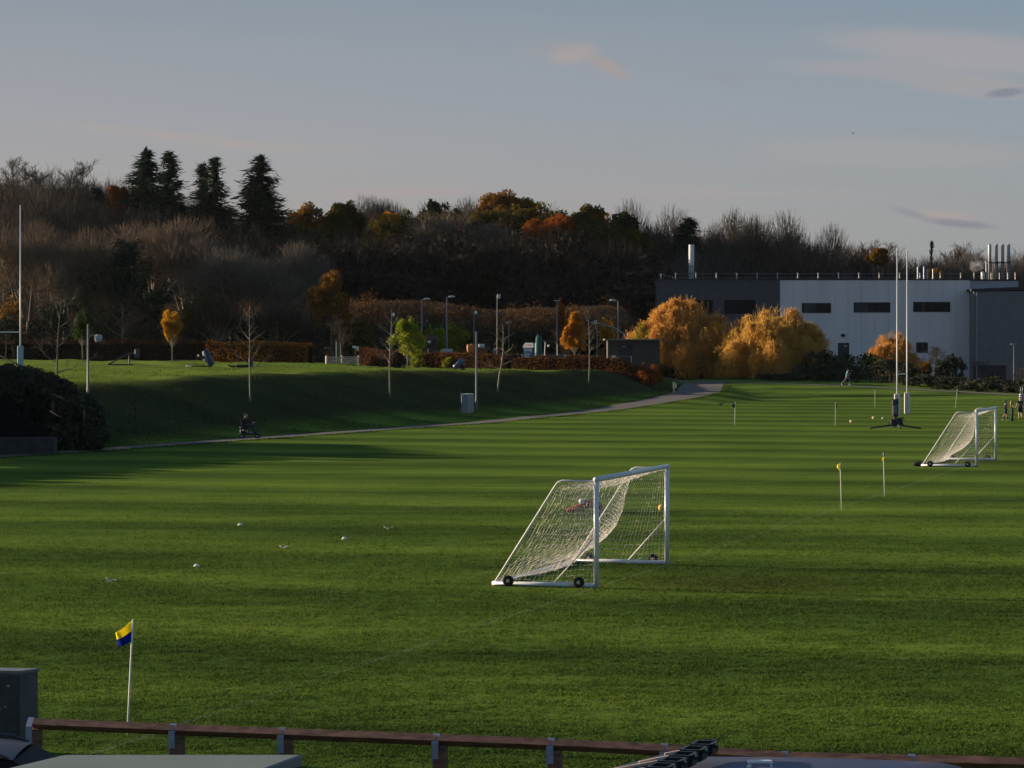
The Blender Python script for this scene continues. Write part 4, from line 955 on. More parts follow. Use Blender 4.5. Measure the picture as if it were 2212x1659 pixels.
def build_goal():
    a = Vector((.265, .964, 0)).normalized(); b = Vector((-.964, .265, 0)).normalized(); up = Vector((0, 0, 1))
    A = FL(1288, 1270); W, Hh = 7.32, 2.44
    t = thing('football_goal', 'near white football goal with sagging net and black wheels on the base rails', 'goal', A, 0, 'football goals on the touchline')
    Q = lambda s, d, z: a * s + b * d + up * z
    r = .06
    for s in (0, W):
        MB().tube([Q(s, 0, .0), Q(s, 0, Hh)], r, 14).build('post', WHITE, t, True)
    MB().tube([Q(-r, 0, Hh - r * .2), Q(W + r, 0, Hh - r * .2)], r * 1.02, 14).build('crossbar', WHITE, t, True)
    for s in (0, W):
        MB().tube([Q(s, .02, .055), Q(s, 2.42, .055)], .052, 10).build('base_rail', WHITE, t, True)
        MB().tube([Q(s, .04, Hh - .05), Q(s, .80, Hh - .05), Q(s, .90, Hh - .10), Q(s, .97, Hh - .2), Q(s, 1.6, 1.26), Q(s, 2.36, .08)], .024, 8).build('net_support', WHITE_D, t, True)
        MB().tube([Q(s, .05, 1.12), Q(s, .98, .09)], .018, 7).build('brace', WHITE_D, t, True)
        sgn = -1 if s == 0 else 1
        for d in (.38, 2.02):
            wl = MB(); c = Q(s + sgn * .10, d, .125)
            R = .125
            for k in range(1):
                pts = [c + a * (-.035), c + a * (-.03), c + a * .03, c + a * .035]
                wl.tube(pts, [R * .8, R, R, R * .8], 20)
            wo = wl.build('wheel', BLACK, t, True)
            hb = MB().tube([c + a * (-.045), c + a * .045], .042, 12).tube([c + a * (-.07), c + a * .07], .014, 8).build('hub', pm('cream_hub', (.55, .48, .33), .5), wo)
    MB().tube([Q(.05, 2.38, .05), Q(W - .05, 2.38, .05)], .045, 10).build('back_rail', WHITE, t, True)
    # net: knotted cord grid, back panel hanging slack inside the frame
    rng = random.Random(4); rr = .0029; nb = MB()
    prof = [(0, Hh - .06), (.45, Hh - .06), (.88, Hh - .1), (1.0, Hh - .26), (1.35, 1.65), (1.7, 1.105), (2.05, .56), (2.30, .17), (2.36, .08)]
    def frame(u):
        k = u * (len(prof) - 1); i = min(int(k), len(prof) - 2); f = k - i
        return prof[i][0] + (prof[i + 1][0] - prof[i][0]) * f, prof[i][1] + (prof[i + 1][1] - prof[i][1]) * f
    # arc length table
    acc = [0]
    for p, q in zip(prof[:-1], prof[1:]): acc.append(acc[-1] + math.dist(p, q))
    def arc(l):
        for i in range(len(prof) - 1):
            if l <= acc[i + 1] or i == len(prof) - 2:
                f = (l - acc[i]) / (acc[i + 1] - acc[i]); return prof[i][0] + (prof[i + 1][0] - prof[i][0]) * f, prof[i][1] + (prof[i + 1][1] - prof[i][1]) * f
    Lt = acc[-1]; nu, ns = 38, 72
    def back(i, j):
        s = W * i / ns; l = Lt * j / nu; d, z = arc(l); u = j / nu
        e = i / ns; bow = (4 * e * (1 - e)) ** .5
        sag = bow * .82 * math.sin(math.pi * u ** 1.55) * (.45 + .55 * min(1, u / .5))
        drop = bow * .30 * math.sin(math.pi * u ** .75)
        j_ = .012
        if u > .9: z = z * (1 - .5 * bow)
        return Q(s + rng.gauss(0, j_), d - sag + rng.gauss(0, j_), max(.02, z - drop + rng.gauss(0, j_)))
    G = [[back(i, j) for j in range(nu + 1)] for i in range(ns + 1)]
    def cord(p, q): nb.tube([p, q], rr, 3, False)
    for i in range(ns + 1):
        for j in range(nu):
            cord(G[i][j], G[i][j + 1])
            if i < ns: cord(G[i][j], G[i + 1][j])
    for s, ii in ((0, 0), (W, ns)):
        # side panels
        cols = 21; rows = 22; S = []
        for k in range(cols + 1):
            z = Hh * (1 - k / cols) - .06; row = []
            lim = 0
            for d_ in np.linspace(0, 2.36, 60):
                # deepest point of the frame at this height
                pass
            if z > Hh - .2: dm = .9
            else: dm = np.interp(-z, [-(Hh - .2), -1.26, -.08], [.97, 1.6, 2.36])
            for m in range(rows + 1):
                f = m / rows; bul = math.sin(f * math.pi) * .06
                row.append(Q(s + rng.gauss(0, .012) + (bul if s == 0 else -bul), dm * f, max(.03, z + rng.gauss(0, .012) - .04 * math.sin(f * math.pi))))
            S.append(row)
        for k in range(cols + 1):
            for m in range(rows):
                cord(S[k][m], S[k][m + 1])
                if k < cols: cord(S[k][m], S[k + 1][m])
    nb.build('net', NET, t)
    g2 = copy_thing(t, FL(2110, 1009), label='far white football goal standing by the three walkers, weighted with black bags')
    wb = pm('black_bag', (.010, .010, .012), .75, .3, 12, bump=.4); p = FL(2110, 1009)
    for k, (s, d, lab) in enumerate([(.2, 2.55, 'black weight bag at the back corner of the far goal'), (1.0, 2.2, 'black weight bag lying nearer the wheel of the far goal')]):
        o = MB().ball((0, 0, 0), (.30, .16, .10), 12, 8).ball((.22, .05, .04), (.12, .10, .09), 10, 6).tube([(-.12, 0, .09), (0, 0, .15), (.12, 0, .09)], .015, 6).build('weight_bag', wb, None, True)
        q = p + a * s + b * d; o.location = (q.x, q.y, .09); o.rotation_euler = (0, 0, .8 * k); tag(o, lab, 'weight bag', 'black weight bags on the far goal')
def build_flags():
    YEL, NAV = clothmat('flag_yellow', (.95, .80, .04)), clothmat('flag_navy', (.018, .035, .28))
    POLE = pm('flag_pole', (.66, .66, .62), .5, .08, 4)
    def flag(px, yb, yt, label, quad, lean, mats, halves=True, D=None):
        base = FL(px, yb) if D is None else T(px, yb, D); D = base.y; Hf = M(yb - yt, D)
        t = thing('corner_flag', label, 'flag', base, 0, 'flag poles around the pitches')
        tip = Vector((lean, 0, Hf)); MB().tube([(0, 0, -.1), tip * .35, tip * .7, tip], [.015, .014, .013, .012], 8).build('pole', POLE, t, True)
        # cloth: bilinear patch between four corners given as (dx, dz) from the tip, with folds
        (a, b_, c, d) = [tip + Vector((q[0], q[2] if len(q) > 2 else 0, q[1])) for q in quad]
        nx, nz_ = 14, 12; mb = MB(); vs = []
        for j in range(nz_ + 1):
            for i in range(nx + 1):
                u, v = i / nx, j / nz_
                p = (a * (1 - u) + b_ * u) * (1 - v) + (d * (1 - u) + c * u) * v
                p = p + Vector((0, .05 * math.sin(u * 6 + v * 1.5) * u, .012 * math.sin(u * 7 + 1) * u)); vs.append(p)
        for side in (0, 1):
            pass
        mb.v = [tuple(p) for p in vs]
        for j in range(nz_):
            for i in range(nx):
                k = j * (nx + 1) + i; mb.f.append((k, k + 1, k + nx + 2, k + nx + 1)); mb.m.append((1 if j >= nz_ / 2 else 0) if halves else 0)
        o = mb.build('cloth', mats, t, True); so = o.modifiers.new('thick', 'SOLIDIFY'); so.thickness = .004
        return t
    flag(275, 1587, 1338, 'near corner flag flying yellow over navy beside the timber rail', [(0.01, 0), (-.245, -.20), (-.215, -.40), (-.01, -.31)], .08, [YEL, NAV])
    flag(1818, 1102, 1000, 'limp yellow corner flag, left of the pair behind the near goal', [(.02, 0), (-.09, -.06), (-.10, -.16), (.0, -.26)], -.05, [YEL, YEL])
    flag(1911, 1073, 978, 'furled navy and yellow corner flag, right of the pair behind the near goal', [(.01, 0), (.05, -.03), (.03, -.25), (-.06, -.30)], -.05, [NAV, YEL])
    BLK, RED, CRM = clothmat('flag_black', (.02, .022, .026)), clothmat('flag_maroon', (.10, .03, .02)), clothmat('flag_cream', (.62, .50, .38))
    flag(1587, 918, 868, 'flag pole with drooping black cloth near the path junction', [(.02, -.03), (-.22, -.25), (-.12, -.42), (.0, -.32)], .03, [BLK, BLK], False)
    flag(1804, 919.5, 870, 'slim pole with furled maroon cloth left of the loose balls', [(0, 0), (.07, -.08), (.08, -.34), (.0, -.36)], .03, [RED, RED], False)
    flag(1890, 880, 841, 'pole with small cream cloth behind the loose balls', [(-.06, 0), (.06, 0), (.05, -.2), (-.03, -.22)], 0, [CRM, CRM], False)
    flag(2063.5, 881, 840, 'leaning pole with dark cloth left of the three walkers', [(0, -.1), (.12, -.25), (.18, -.42), (.03, -.3)], .17, [RED, BLK], True)
def rugby_post(label, base, u, width, height, bar, padc, group, padh=1.55, marks=None):
    t = thing('rugby_goal', label, 'goal', base, 0, group); up = Vector((0, 0, 1)); nrm = Vector((u.y, -u.x, 0))
    for k in (0, 1):
        p = u * width * k; pd = gz(base.x + p.x, base.y + p.y) - base.z if k else 0; p = p + up * pd
        MB().tube([p - up * .2, p + up * 3, p + up * (height - pd)], [.055, .055, .042], 10).build('upright', WHITE, t, True)
        o = MB().bev(p + up * padh / 2 + nrm * 0, (.36, .40, padh), .05, math.atan2(u.y, u.x)).build('pad', padc[k % len(padc)], t)
        if marks:
            mb = MB(); fx = Matrix.Rotation(math.atan2(u.y, u.x), 3, 'Z')
            for i in range(7):
                mb.box(p + fx @ Vector((-.183, .0, 0)) + up * (padh - .18 - i * .17), (.006, .16, .028), fx)
                mb.box(p + fx @ Vector((-.183, .05 * (-1) ** i, 0)) + up * (padh - .25 - i * .17), (.006, .03, .11), fx)
            mb.build('print', marks, o)
    MB().tube([up * bar, u * width + up * bar], .045, 8).build('crossbar', WHITE, t, True)
    return t
def build_rugby():
    u = Vector((.262, .965, 0))
    PW = pm('pad_white', (.60, .55, .50), .6, .1, 5); PB = pm('pad_pale_blue', (.22, .34, .42), .7, .12, 4); RM = pm('print_red', (.30, .05, .03), .7)
    D = 222; b = Vector((X(1938, D), D, 0)); rugby_post('tall white rugby posts with pale padding in front of the pale building', b, u, 5.25, 12.2, 3.0, [PW], 'rugby posts', 1.6, RM)
    D = 237; b = T(44, 0, D); rugby_post('rugby posts with light blue padding cut off by the left edge', b, -u, 5.6, Z(443, D) - b.z, Z(717.5, D) - b.z, [PB], 'rugby posts', Z(747, D) - b.z, pm('print_pale', (.34, .44, .50), .7))
    # padded striped stand behind the walkers
    p = FL(2207, 893); t = thing('tackle_stand', 'navy and white striped padded stand behind the right-hand walker', 'training aid', p); z0 = Z(862, p.y); st = MB(); sn = MB()
    hS = Z(851, p.y)
    zz = 0
    MB().tube([(0, 0, 0), (0, 0, hS * .62)], .10, 10).build('base', DARK, t)
    n = 8; z1 = hS * .62; dz = (hS - z1) / n
    for i in range(n): (st if i % 2 else sn).tube([(0, 0, z1 + i * dz), (0, 0, z1 + (i + 1) * dz)], .20, 14)
    st.build('pad_white_band', WHITE_D, t, True); sn.build('pad_navy_band', NAVY, t, True)
    for dx in (-.07, .07): MB().tube([(dx, 0, hS), (dx, 0, Z(835, p.y))], .022, 6).build('rod', STEEL, t, True)
    # ball-feeding machine with splayed legs
    p = FL(1934, 926); t = thing('ball_machine', 'black upright ball-throwing machine on splayed legs left of the far goal', 'sports machine', p)
    k = p.y / F
    MB().bev((0, 0, .62), (.20, .22, .5), .02).box((0, 0, 1.0), (.16, .18, .4)).build('column', STEEL_D, t)
    hd = MB().bev((0, 0, 1.12), (.36, .34, .72), .03).bev((0, .02, 1.64), (.40, .36, .30), .04).tube([(-.2, 0, 1.8), (.22, 0, 1.8)], .03, 6).build('head', DARK, t)
    MB().bev((-.02, -.19, 1.18), (.24, .02, .5), .008).build('screen', pm('grey_screen', (.10, .13, .20), .25, .1, 3), hd)
    MB().bev((0, 0, .3), (.5, .5, .3), .04).bev((.28, .1, .42), (.36, .4, .5), .05).bev((-.18, -.12, .42), (.3, .3, .26), .04).tube([(.3, .0, .6), (.34, 0, .72), (.5, 0, .72), (.55, 0, .5)], .025, 6).build('motor_box', DARK, t)
    MB().bev((-.18, -.28, .58), (.3, .012, .05), .004).build('badge', pm('red_badge', (.35, .03, .025), .5), t)
    for ang, L in ((rad(196), 1.62), (rad(-14), 1.52), (rad(85), 1.4), (rad(-70), .6)):
        d = Vector((math.cos(ang), math.sin(ang), 0)); lg = MB().tube([d * .1 + Vector((0, 0, .26)), d * .6 + Vector((0, 0, .18)), d * L + Vector((0, 0, .05))], [.05, .05, .045], 6)
        lg.tube([d * .2 + Vector((0, 0, .6)), d * .55 + Vector((0, 0, .2))], .022, 5).bev(d * L + Vector((0, 0, .04)), (.16, .10, .08), .015, ang).build('leg', DARK, t)
    # balls
    BC = pm('ball_cream', (.72, .62, .45), .5, .08, 6, col2=(.62, .40, .16)); BY = pm('ball_yellow', (.70, .42, .05), .5, .15, 5)
    def ball(px, yb, lab, m, r=.11, pt=None, oval=False):
        p = pt or FL(px, yb); o = MB()
        if oval: o.tube([(-.145, 0, 0), (-.11, 0, 0), (-.06, 0, 0), (0, 0, 0), (.06, 0, 0), (.11, 0, 0), (.145, 0, 0)], [.01, .055, .085, .096, .085, .055, .01], 16)
        else: o.ball((0, 0, 0), r, 20, 14)
        b = o.build('rugby_ball' if oval else 'football', m, None, True); b.location = (p.x, p.y, p.z + (r if not oval else .095)); tag(b, lab, 'ball', 'loose balls on the pitches'); return b
    ball(1839, 914, 'cream and tan ball farthest left of the three loose balls', BC)
    ball(1887, 906, 'cream ball between the cream pole flag and the ball machine', BC)
    ball(1908.5, 906.5, 'greenish oval ball just left of the ball machine', pm('ball_green', (.40, .42, .26), .5, .2, 5), oval=True)
    ball(1429, 1104, 'yellow ball seen through the near goal beside its far post', BY)
    # kit bag with a ball on top
    p = FL(1262, 1106); t = thing('kit_bag', 'flat red and black kit bag lying behind the near goal', 'bag', p)
    RD = pm('bag_red', (.30, .02, .025), .7, .25, 8, bump=.3); mb = MB()
    mb.tube([(-.58, 0, .05), (-.45, 0, .08), (-.2, 0, .13), (.1, 0, .24), (.32, .02, .27), (.5, 0, .18), (.58, 0, .1)], [.03, .07, .11, .15, .15, .10, .04], 14); mb.build('body', RD, t, True)
    MB().tube([(.1, -.17, .12), (.3, -.19, .30), (.5, -.12, .16)], .03, 8).ball((.36, -.05, .2), (.2, .16, .14), 12, 8).build('flap', pm('bag_black', (.02, .014, .015), .7), t, True)
    MB().tube([(-.3, -.1, .14), (0, -.16, .26), (.3, -.1, .34)], .012, 6).build('strap', DARK, t)
    q = p + Vector((-.08, -.04, .245)); ball(0, 0, 'white ball resting on the red kit bag', WHITE, .10, q)
    # markers
    g_ = 'white training markers on the near pitch'
    for px, y, lab in [(519, 1136, 'white domed marker, farthest of the domes on the left of the pitch'), (744, 1166, 'white domed marker nearest the goal'), (425, 1225, 'white domed marker nearest the corner flag')]:
        p = FL(px, y); vs = MB(); prof = [(.10, .0), (.098, .012), (.07, .05), (.045, .075), (.025, .08)]; n = 18
        for r_, z in prof: vs.v += [(r_ * math.cos(2 * math.pi * i / n), r_ * math.sin(2 * math.pi * i / n), z) for i in range(n)]
        for k_ in range(len(prof) - 1):
            for i in range(n): vs.f.append((k_ * n + i, k_ * n + (i + 1) % n, (k_ + 1) * n + (i + 1) % n, (k_ + 1) * n + i)); vs.m.append(0)
        o = vs.build('dome_marker', WHITE_D, None, True); o.scale = (.78, .78, .78); o.location = p + Vector((0, 0, .02)); s = o.modifiers.new('thick', 'SOLIDIFY'); s.thickness = .004; tag(o, lab, 'marker', g_)
    for px, y, lab, a_ in [(839, 1143, 'flat white marker strip, farthest from the corner flag', .3), (614, 1185, 'curled white marker strip between two domed markers', .8), (242, 1257, 'bent off-white marker strip above the near corner flag', -.4)]:
        p = FL(px, y); mb = MB()
        for i in range(9):
            f = i / 8 - .5; mb.v += [(f * .27, -.045, .03 + .16 * f * f + .03 * math.sin(f * 9)), (f * .27, .045, .03 + .2 * f * f)]
        for i in range(8): mb.f.append((2 * i, 2 * i + 2, 2 * i + 3, 2 * i + 1)); mb.m.append(0)
        o = mb.build('marker_strip', pm('strip_white', (.40, .39, .36), .6), None, True); o.location = p; o.rotation_euler = (0, 0, a_); s = o.modifiers.new('thick', 'SOLIDIFY'); s.thickness = .008; tag(o, lab, 'marker', g_)
    # training sleds on the upper field
    g_ = 'training sleds on the upper field'; BL = pm('vinyl_navy', (.02, .035, .07), .4, .15, 5)
    p = GP(266, 789, 150, 330); s = p.y / 300; t = thing('scrum_sled', 'dark sled with sloping arm and upright pad, leftmost on the upper field', 'training sled', p, 0, g_)
    MB().tube([(-1.35, 0, .06), (.5, 0, 1.05)], .07, 6).tube([(-1.3, 0, .05), (.9, 0, .05)], .05, 6).build('frame', DARK, t); MB().tube([(.55, 0, .05), (.55, 0, 1.0)], .07, 6).tube([(.3, 0, .98), (1.1, 0, 1.08)], .10, 6).build('arm', DARK, t)
    MB().bev((1.25, 0, 1.05), (.38, .5, .85), .06).build('pad', BL, t)
    p = GP(437, 793, 150, 330); t = thing('scrum_sled', 'dark sled with leaning padded roll and pale spots, left of the beech hedge', 'training sled', p, 0, g_)
    ro = MB().tube([(.85, 0, .12), (.80, 0, .2), (.25, 0, 1.35), (.2, 0, 1.45)], [.22, .30, .30, .2], 14).build('padded_roll', BL, t, True)
    MB().ball((.18, -.3, 1.05), (.13, .04, .11), 10, 6).ball((.2, -.3, .62), (.11, .04, .07), 10, 6).build('spot', WHITE_D, ro, True)
    MB().tube([(.8, 0, .1), (-.3, 0, .95), (-1.0, 0, .08), (.8, 0, .06)], .06, 6).build('frame', DARK, t)
    MB().bev((-1.15, -.1, .1), (.5, .3, .14), .05).build('foot', pm('foot_cream', (.75, .66, .5), .6), t); MB().ball((-.35, 0, 1.0), .10, 10, 6).build('knob', WHITE_D, t)
    p = GP(520, 794, 150, 330); t = thing('scrum_sled', 'low flat dark sled lying behind the mound sapling', 'training sled', p, 0, g_)
    MB().tube([(-1.1, 0, .22), (-.8, 0, .1), (.9, 0, .08)], [.06, .09, .09], 6).bev((.25, 0, .16), (1.3, .8, .18), .04).build('frame', DARK, t); MB().bev((.9, 0, .45), (.35, .6, .8), .06).build('pad', BL, t)
    p = GP(1000, 799, 150, 330); t = thing('tackle_roller', 'shiny blue tackle roller tilted on its frame in front of the hedge', 'training sled', p, 0, g_)
    MB().tube([(-.80, -.1, .18), (-.76, -.1, .22), (-.02, -.1, .92), (.02, -.1, .96)], [.16, .24, .24, .16], 18).build('roll', pm('vinyl_blue', (.05, .09, .17), .3, .1, 4), t, True)
    MB().tube([(-.9, 0, .06), (.1, 0, .36), (.75, 0, .62)], .04, 6).tube([(0, 0, .9), (1.0, 0, .40), (1.75, -.2, .05)], .04, 6).tube([(-.3, .2, .06), (.2, .2, .06)], .1, 8).build('frame', STEEL_D, t)
    # birds
    def bird(p, lab, s, fly=False):
        mb = MB(); mb.tube([(-.2, 0, .16), (-.12, 0, .18), (0, 0, .2), (.1, 0, .24), (.15, 0, .28), (.2, 0, .29), (.26, 0, .275)], [.012, .04, .07, .06, .04, .035, .006], 10)
        mb.add([(-.12, -.01, .2), (.06, -.01, .25), (-.02, -.36 if fly else -.09, .34 if fly else .17), (-.2, -.28 if fly else -.05, .30 if fly else .15)], [(0, 1, 2, 3)]); mb.add([(-.12, .01, .2), (.06, .01, .25), (-.02, .36 if fly else .09, .34 if fly else .17), (-.2, .28 if fly else .05, .30 if fly else .15)], [(3, 2, 1, 0)])
        if not fly: mb.tube([(0, -.03, 0), (0, -.03, .16)], .008, 5).tube([(0, .03, 0), (0, .03, .16)], .008, 5)
        o = mb.build('bird', pm('crow_black', (.012, .012, .014), .5), None, True); o.location = p; o.scale = (s,) * 3; return o
    tag(bird(FL(1557, 879), 'a', 1.1), 'black crow on the pitch near the pole with black cloth', 'bird')
    tag(bird(P(1843, 290, 420), 'b', .7, True), 'tiny dark bird in flight in the sky above the rugby posts', 'bird')
def build_fence():
    u = Vector((.955, -.296, 0)).normalized(); base = Vector((X(72, 40), 40, 0)); t = thing('rail_fence', 'low brown timber rail fence with metal straps along the car park', 'fence', base)
    # rail centre line follows the photo: at x(px), height and distance on the fence plane
    def onfence(px):
        k = (px - CX) / F; s = (k * base.y - base.x) / (u.x - k * u.y); return base + u * s
    pts = [(72, 1563), (380, 1576), (615, 1585), (948, 1598), (1196, 1608), (1440, 1620), (1700, 1637), (1975, 1643), (2260, 1651), (2700, 1668)]
    C = [(onfence(px), Z(y, onfence(px).y)) for px, y in pts]; C = [Vector((p.x, p.y, z)) - base for p, z in C]
    r = .075; nrm = Vector((-u.y, u.x, 0)); gap = .012
    for i in range(len(C) - 1):
        a, b = C[i] + (C[i + 1] - C[i]).normalized() * gap, C[i + 1] - (C[i + 1] - C[i]).normalized() * gap; mb = MB(); n = 12
        for k in range(n + 1):
            p = a.lerp(b, k / n); w = r * (1 + random.uniform(-.02, .02))
            mb.v += [tuple(p + Vector((0, 0, w))), tuple(p + nrm * w), tuple(p - Vector((0, 0, w))), tuple(p - nrm * w)]
        for k in range(n):
            for j in range(4): mb.f.append((4 * k + j, 4 * k + (j + 1) % 4, 4 * k + 4 + (j + 1) % 4, 4 * k + 4 + j)); mb.m.append(0)
        mb.f += [(3, 2, 1, 0), (4 * n, 4 * n + 1, 4 * n + 2, 4 * n + 3)]; mb.m += [0, 0]; mb.build('rail', TIMBER, t)
    for p in C:
        ang = math.atan2(u.y, u.x); hz = p.z - .01
        po = MB().box(p + Vector((0, 0, -hz / 2 - .05)) + u * .02, (.15, .15, hz - .03), Matrix.Rotation(ang, 3, 'Z')).build('post', TIMBER, t)
        s = MB(); w = .044; q = r + .006; o = u * -.028
        prof = [p - Vector((0, 0, .30)) - nrm * (.073), p - Vector((0, 0, .03)) - nrm * (q), p + Vector((0, 0, q)) , p + nrm * q, p + nrm * .073 - Vector((0, 0, .28))]
        for k in range(len(prof)):
            s.v += [tuple(prof[k] + o - u * w), tuple(prof[k] + o + u * w)]
        for k in range(len(prof) - 1): s.f.append((2 * k, 2 * k + 1, 2 * k + 3, 2 * k + 2)); s.m.append(0)
        so = s.build('strap', pm('strap_steel', (.22, .26, .34), .55, .15, 8, metal=.2), po); m_ = so.modifiers.new('t', 'SOLIDIFY'); m_.thickness = .006; m_.offset = -1
    # grey electrical cabinet behind the left post
    cab = pm('cabinet_grey', (.060, .062, .070), .55, .25, 5, bump=.1); D = 41; c = Vector((X(45, D), D, 0)); hz = Z(1449, D)
    ang = rad(24); f = Matrix.Rotation(-ang, 3, 'Z') @ Vector((-1, 0, 0)); t = thing('electrical_cabinet', 'dark grey steel electrical cabinet at the left edge behind the rail', 'cabinet', c)
    ex, ey = Matrix.Rotation(-ang, 3, 'Z') @ Vector((1, 0, 0)), Matrix.Rotation(-ang, 3, 'Z') @ Vector((0, 1, 0))
    ex, ey = Vector((math.cos(rad(8)), math.sin(rad(-8)), 0)), Vector((math.sin(rad(30)), math.cos(rad(30)), 0))
    w_, d_ = 1.15, .36
    def blk(mb, x0, x1, y0, y1, z0, z1):
        vs = [ex * x + ey * y + Vector((0, 0, z)) for x in (x0, x1) for y in (y0, y1) for z in (z0, z1)]
        return mb.add(vs, [(0, 1, 3, 2), (4, 6, 7, 5), (0, 4, 5, 1), (2, 3, 7, 6), (0, 2, 6, 4), (1, 5, 7, 3)])
    blk(MB(), -w_, 0, 0, d_, 0, hz - .04).build('case', cab, t); blk(MB(), -w_ - .015, .012, -.02, d_ + .015, hz - .04, hz).build('lid', pm('cabinet_lid', (.13, .13, .14), .6, .15, 5), t)
    dr = blk(MB(), -w_ + .05, -.03, -.025, 0, .12, hz - .08).build('door', pm('cabinet_door', (.030, .032, .038), .5, .35, 6, bump=.1), t)
    q = blk(blk(MB(), -.17, -.14, -.034, -.025, hz - .22, hz - .19), -.20, -.185, -.032, -.025, hz - .5, hz - .47); q.build('lock', STEEL, dr); blk(MB(), -.32, -.27, -.032, -.025, hz - .53, hz - .49).build('sticker', WHITE_D, dr)
    # pale green flat-topped box
    zt = 1.6; D = (H - zt) * F / (1630.5 - HY); xr, xl = X(653, D), X(128, D); dx = -.30
    KG = pm('kiosk_green', (.135, .16, .135), .65, .12, 1.2, bump=.05); KS = pm('kiosk_side', (.02, .024, .024), .6)
    t = thing('utility_kiosk', 'pale green flat-topped utility kiosk cut off by the lower edge', 'kiosk', (xr, D, 0)); w = xr - xl; dp = 1.3
    mb = MB(); n = 14
    rim = []
    for i in range(5):   # rounded far-left corner of the lid
        a_ = rad(90 + 90 * i / 4); rim.append((-w + .12 + .12 * math.cos(a_), -.12 + .12 * math.sin(a_)))
    poly = [(0, -.0)] + rim + [(-w + dx * dp * 1.3, -dp), (dx * dp, -dp)]
    m_ = len(poly); z0, z1, z2 = zt - .10, zt - .012, zt
    for z, ins in ((z0, 0), (z1, 0), (z2, .015)):
        cx_, cy_ = sum(p[0] for p in poly) / m_, sum(p[1] for p in poly) / m_
        mb.v += [(p[0] + (cx_ - p[0]) * ins, p[1] + (cy_ - p[1]) * ins, z) for p in poly]
    for k in range(2):
        for i in range(m_): mb.f.append((k * m_ + (i + 1) % m_, k * m_ + i, (k + 1) * m_ + i, (k + 1) * m_ + (i + 1) % m_)); mb.m.append(0)
    mb.f += [tuple(range(m_)), tuple(range(3 * m_ - 1, 2 * m_ - 1, -1))]; mb.m += [0, 0]; mb.build('lid', KG, t)
    b = MB(); s_ = .04; b.v = [(p[0] * .97 - .03, p[1] - s_ if p[1] > -.3 else p[1] + s_, z) for z in (0.02, z0 - .002) for p in poly]
    b.f = [(i, (i + 1) % m_, m_ + (i + 1) % m_, m_ + i) for i in range(m_)]; b.m = [0] * m_; b.build('body', KS, t)
    MB().bbox((-w * .55 + dx * dp, -dp - .0, .15), (-w * .15 + dx * dp, -dp + .03, zt - .2)).build('door', KG, t)
def car_body(label, loc, rz, paint, L, Wd, prof, roof, name='parked_car'):
    """extruded and tapered car: body, glass house, wheels, lights"""
    t = thing(name, label, 'car', loc, rz); gl = pm('car_glass', (.012, .014, .018), .6, .1, 3, spec=.04); mb = MB()
    def loft(mb, pr, w0, w1, zlo, zhi):
        n = len(pr); sec = []
        for (f, ins) in ((-1, .06), (-.94, 0), (.94, 0), (1, .06)):
            for x, z in pr:
                w = w0 + (w1 - w0) * max(0, min(1, (z - zlo) / (zhi - zlo))); sec.append((x * (1 - ins * .2), f * w / 2, z))
        fs = [((i + 1) % n + k * n, i + k * n, i + (k + 1) * n, (i + 1) % n + (k + 1) * n) for k in range(3) for i in range(n)]
        fs += [tuple(range(n)), tuple(range(4 * n - 1, 3 * n - 1, -1))]; mb.add(sec, fs)
    loft(mb, prof, Wd, Wd * .96, .3, .95); mb.build('body', paint, t, False)
    mb = MB(); loft(mb, roof, Wd * .93, Wd * .74, .9, roof[2][1]); mb.build('windows', gl, t)
    zt = max(z for x, z in roof); xs = [x for x, z in roof if z > zt - .06]; x0, x1 = min(xs), max(xs); rf = MB(); n = 16; m_ = 8
    for i in range(n + 1):
        for j in range(m_ + 1):
            f, g = i / n, j / m_ * 2 - 1; rf.v.append((x0 + (x1 - x0) * f, g * Wd * .385, zt + .012 + .045 * (1 - (2 * f - 1) ** 2) + .03 * (1 - g * g)))
    for i in range(n):
        for j in range(m_): rf.f.append((i * (m_ + 1) + j, (i + 1) * (m_ + 1) + j, (i + 1) * (m_ + 1) + j + 1, i * (m_ + 1) + j + 1)); rf.m.append(0)
    rf.build('roof', paint, t, True)
    for g in (-1, 1):
        MB().tube([(x0 + .1, g * Wd * .37, zt + .03), (x0 + .2, g * Wd * .37, zt + .095), ((x0 + x1) / 2, g * Wd * .37, zt + .115), (x1 - .2, g * Wd * .37, zt + .085), (x1 - .05, g * Wd * .37, zt + .02)], .018, 6).build('roof_rail', STEEL_D, t, True)
    for x in (-L * .31, L * .31):
        for g in (-1, 1):
            w = MB().tube([(x, g * (Wd / 2 - .2), .32), (x, g * (Wd / 2 - .005), .32)], .32, 20).build('wheel', BLACK, t); MB().tube([(x, g * (Wd / 2 - .01), .32), (x, g * (Wd / 2 + .008), .32)], .2, 14).build('rim', STEEL, w)
    for g in (-1, 1):
        MB().bev((L / 2 - .12, g * Wd * .36, .68), (.16, .34, .14), .03).build('headlight', WHITE, t); MB().bev((-L / 2 + .1, g * Wd * .38, .8), (.12, .22, .18), .03).build('tail_light', pm('red_lens', (.3, .02, .02), .3), t)
    return t
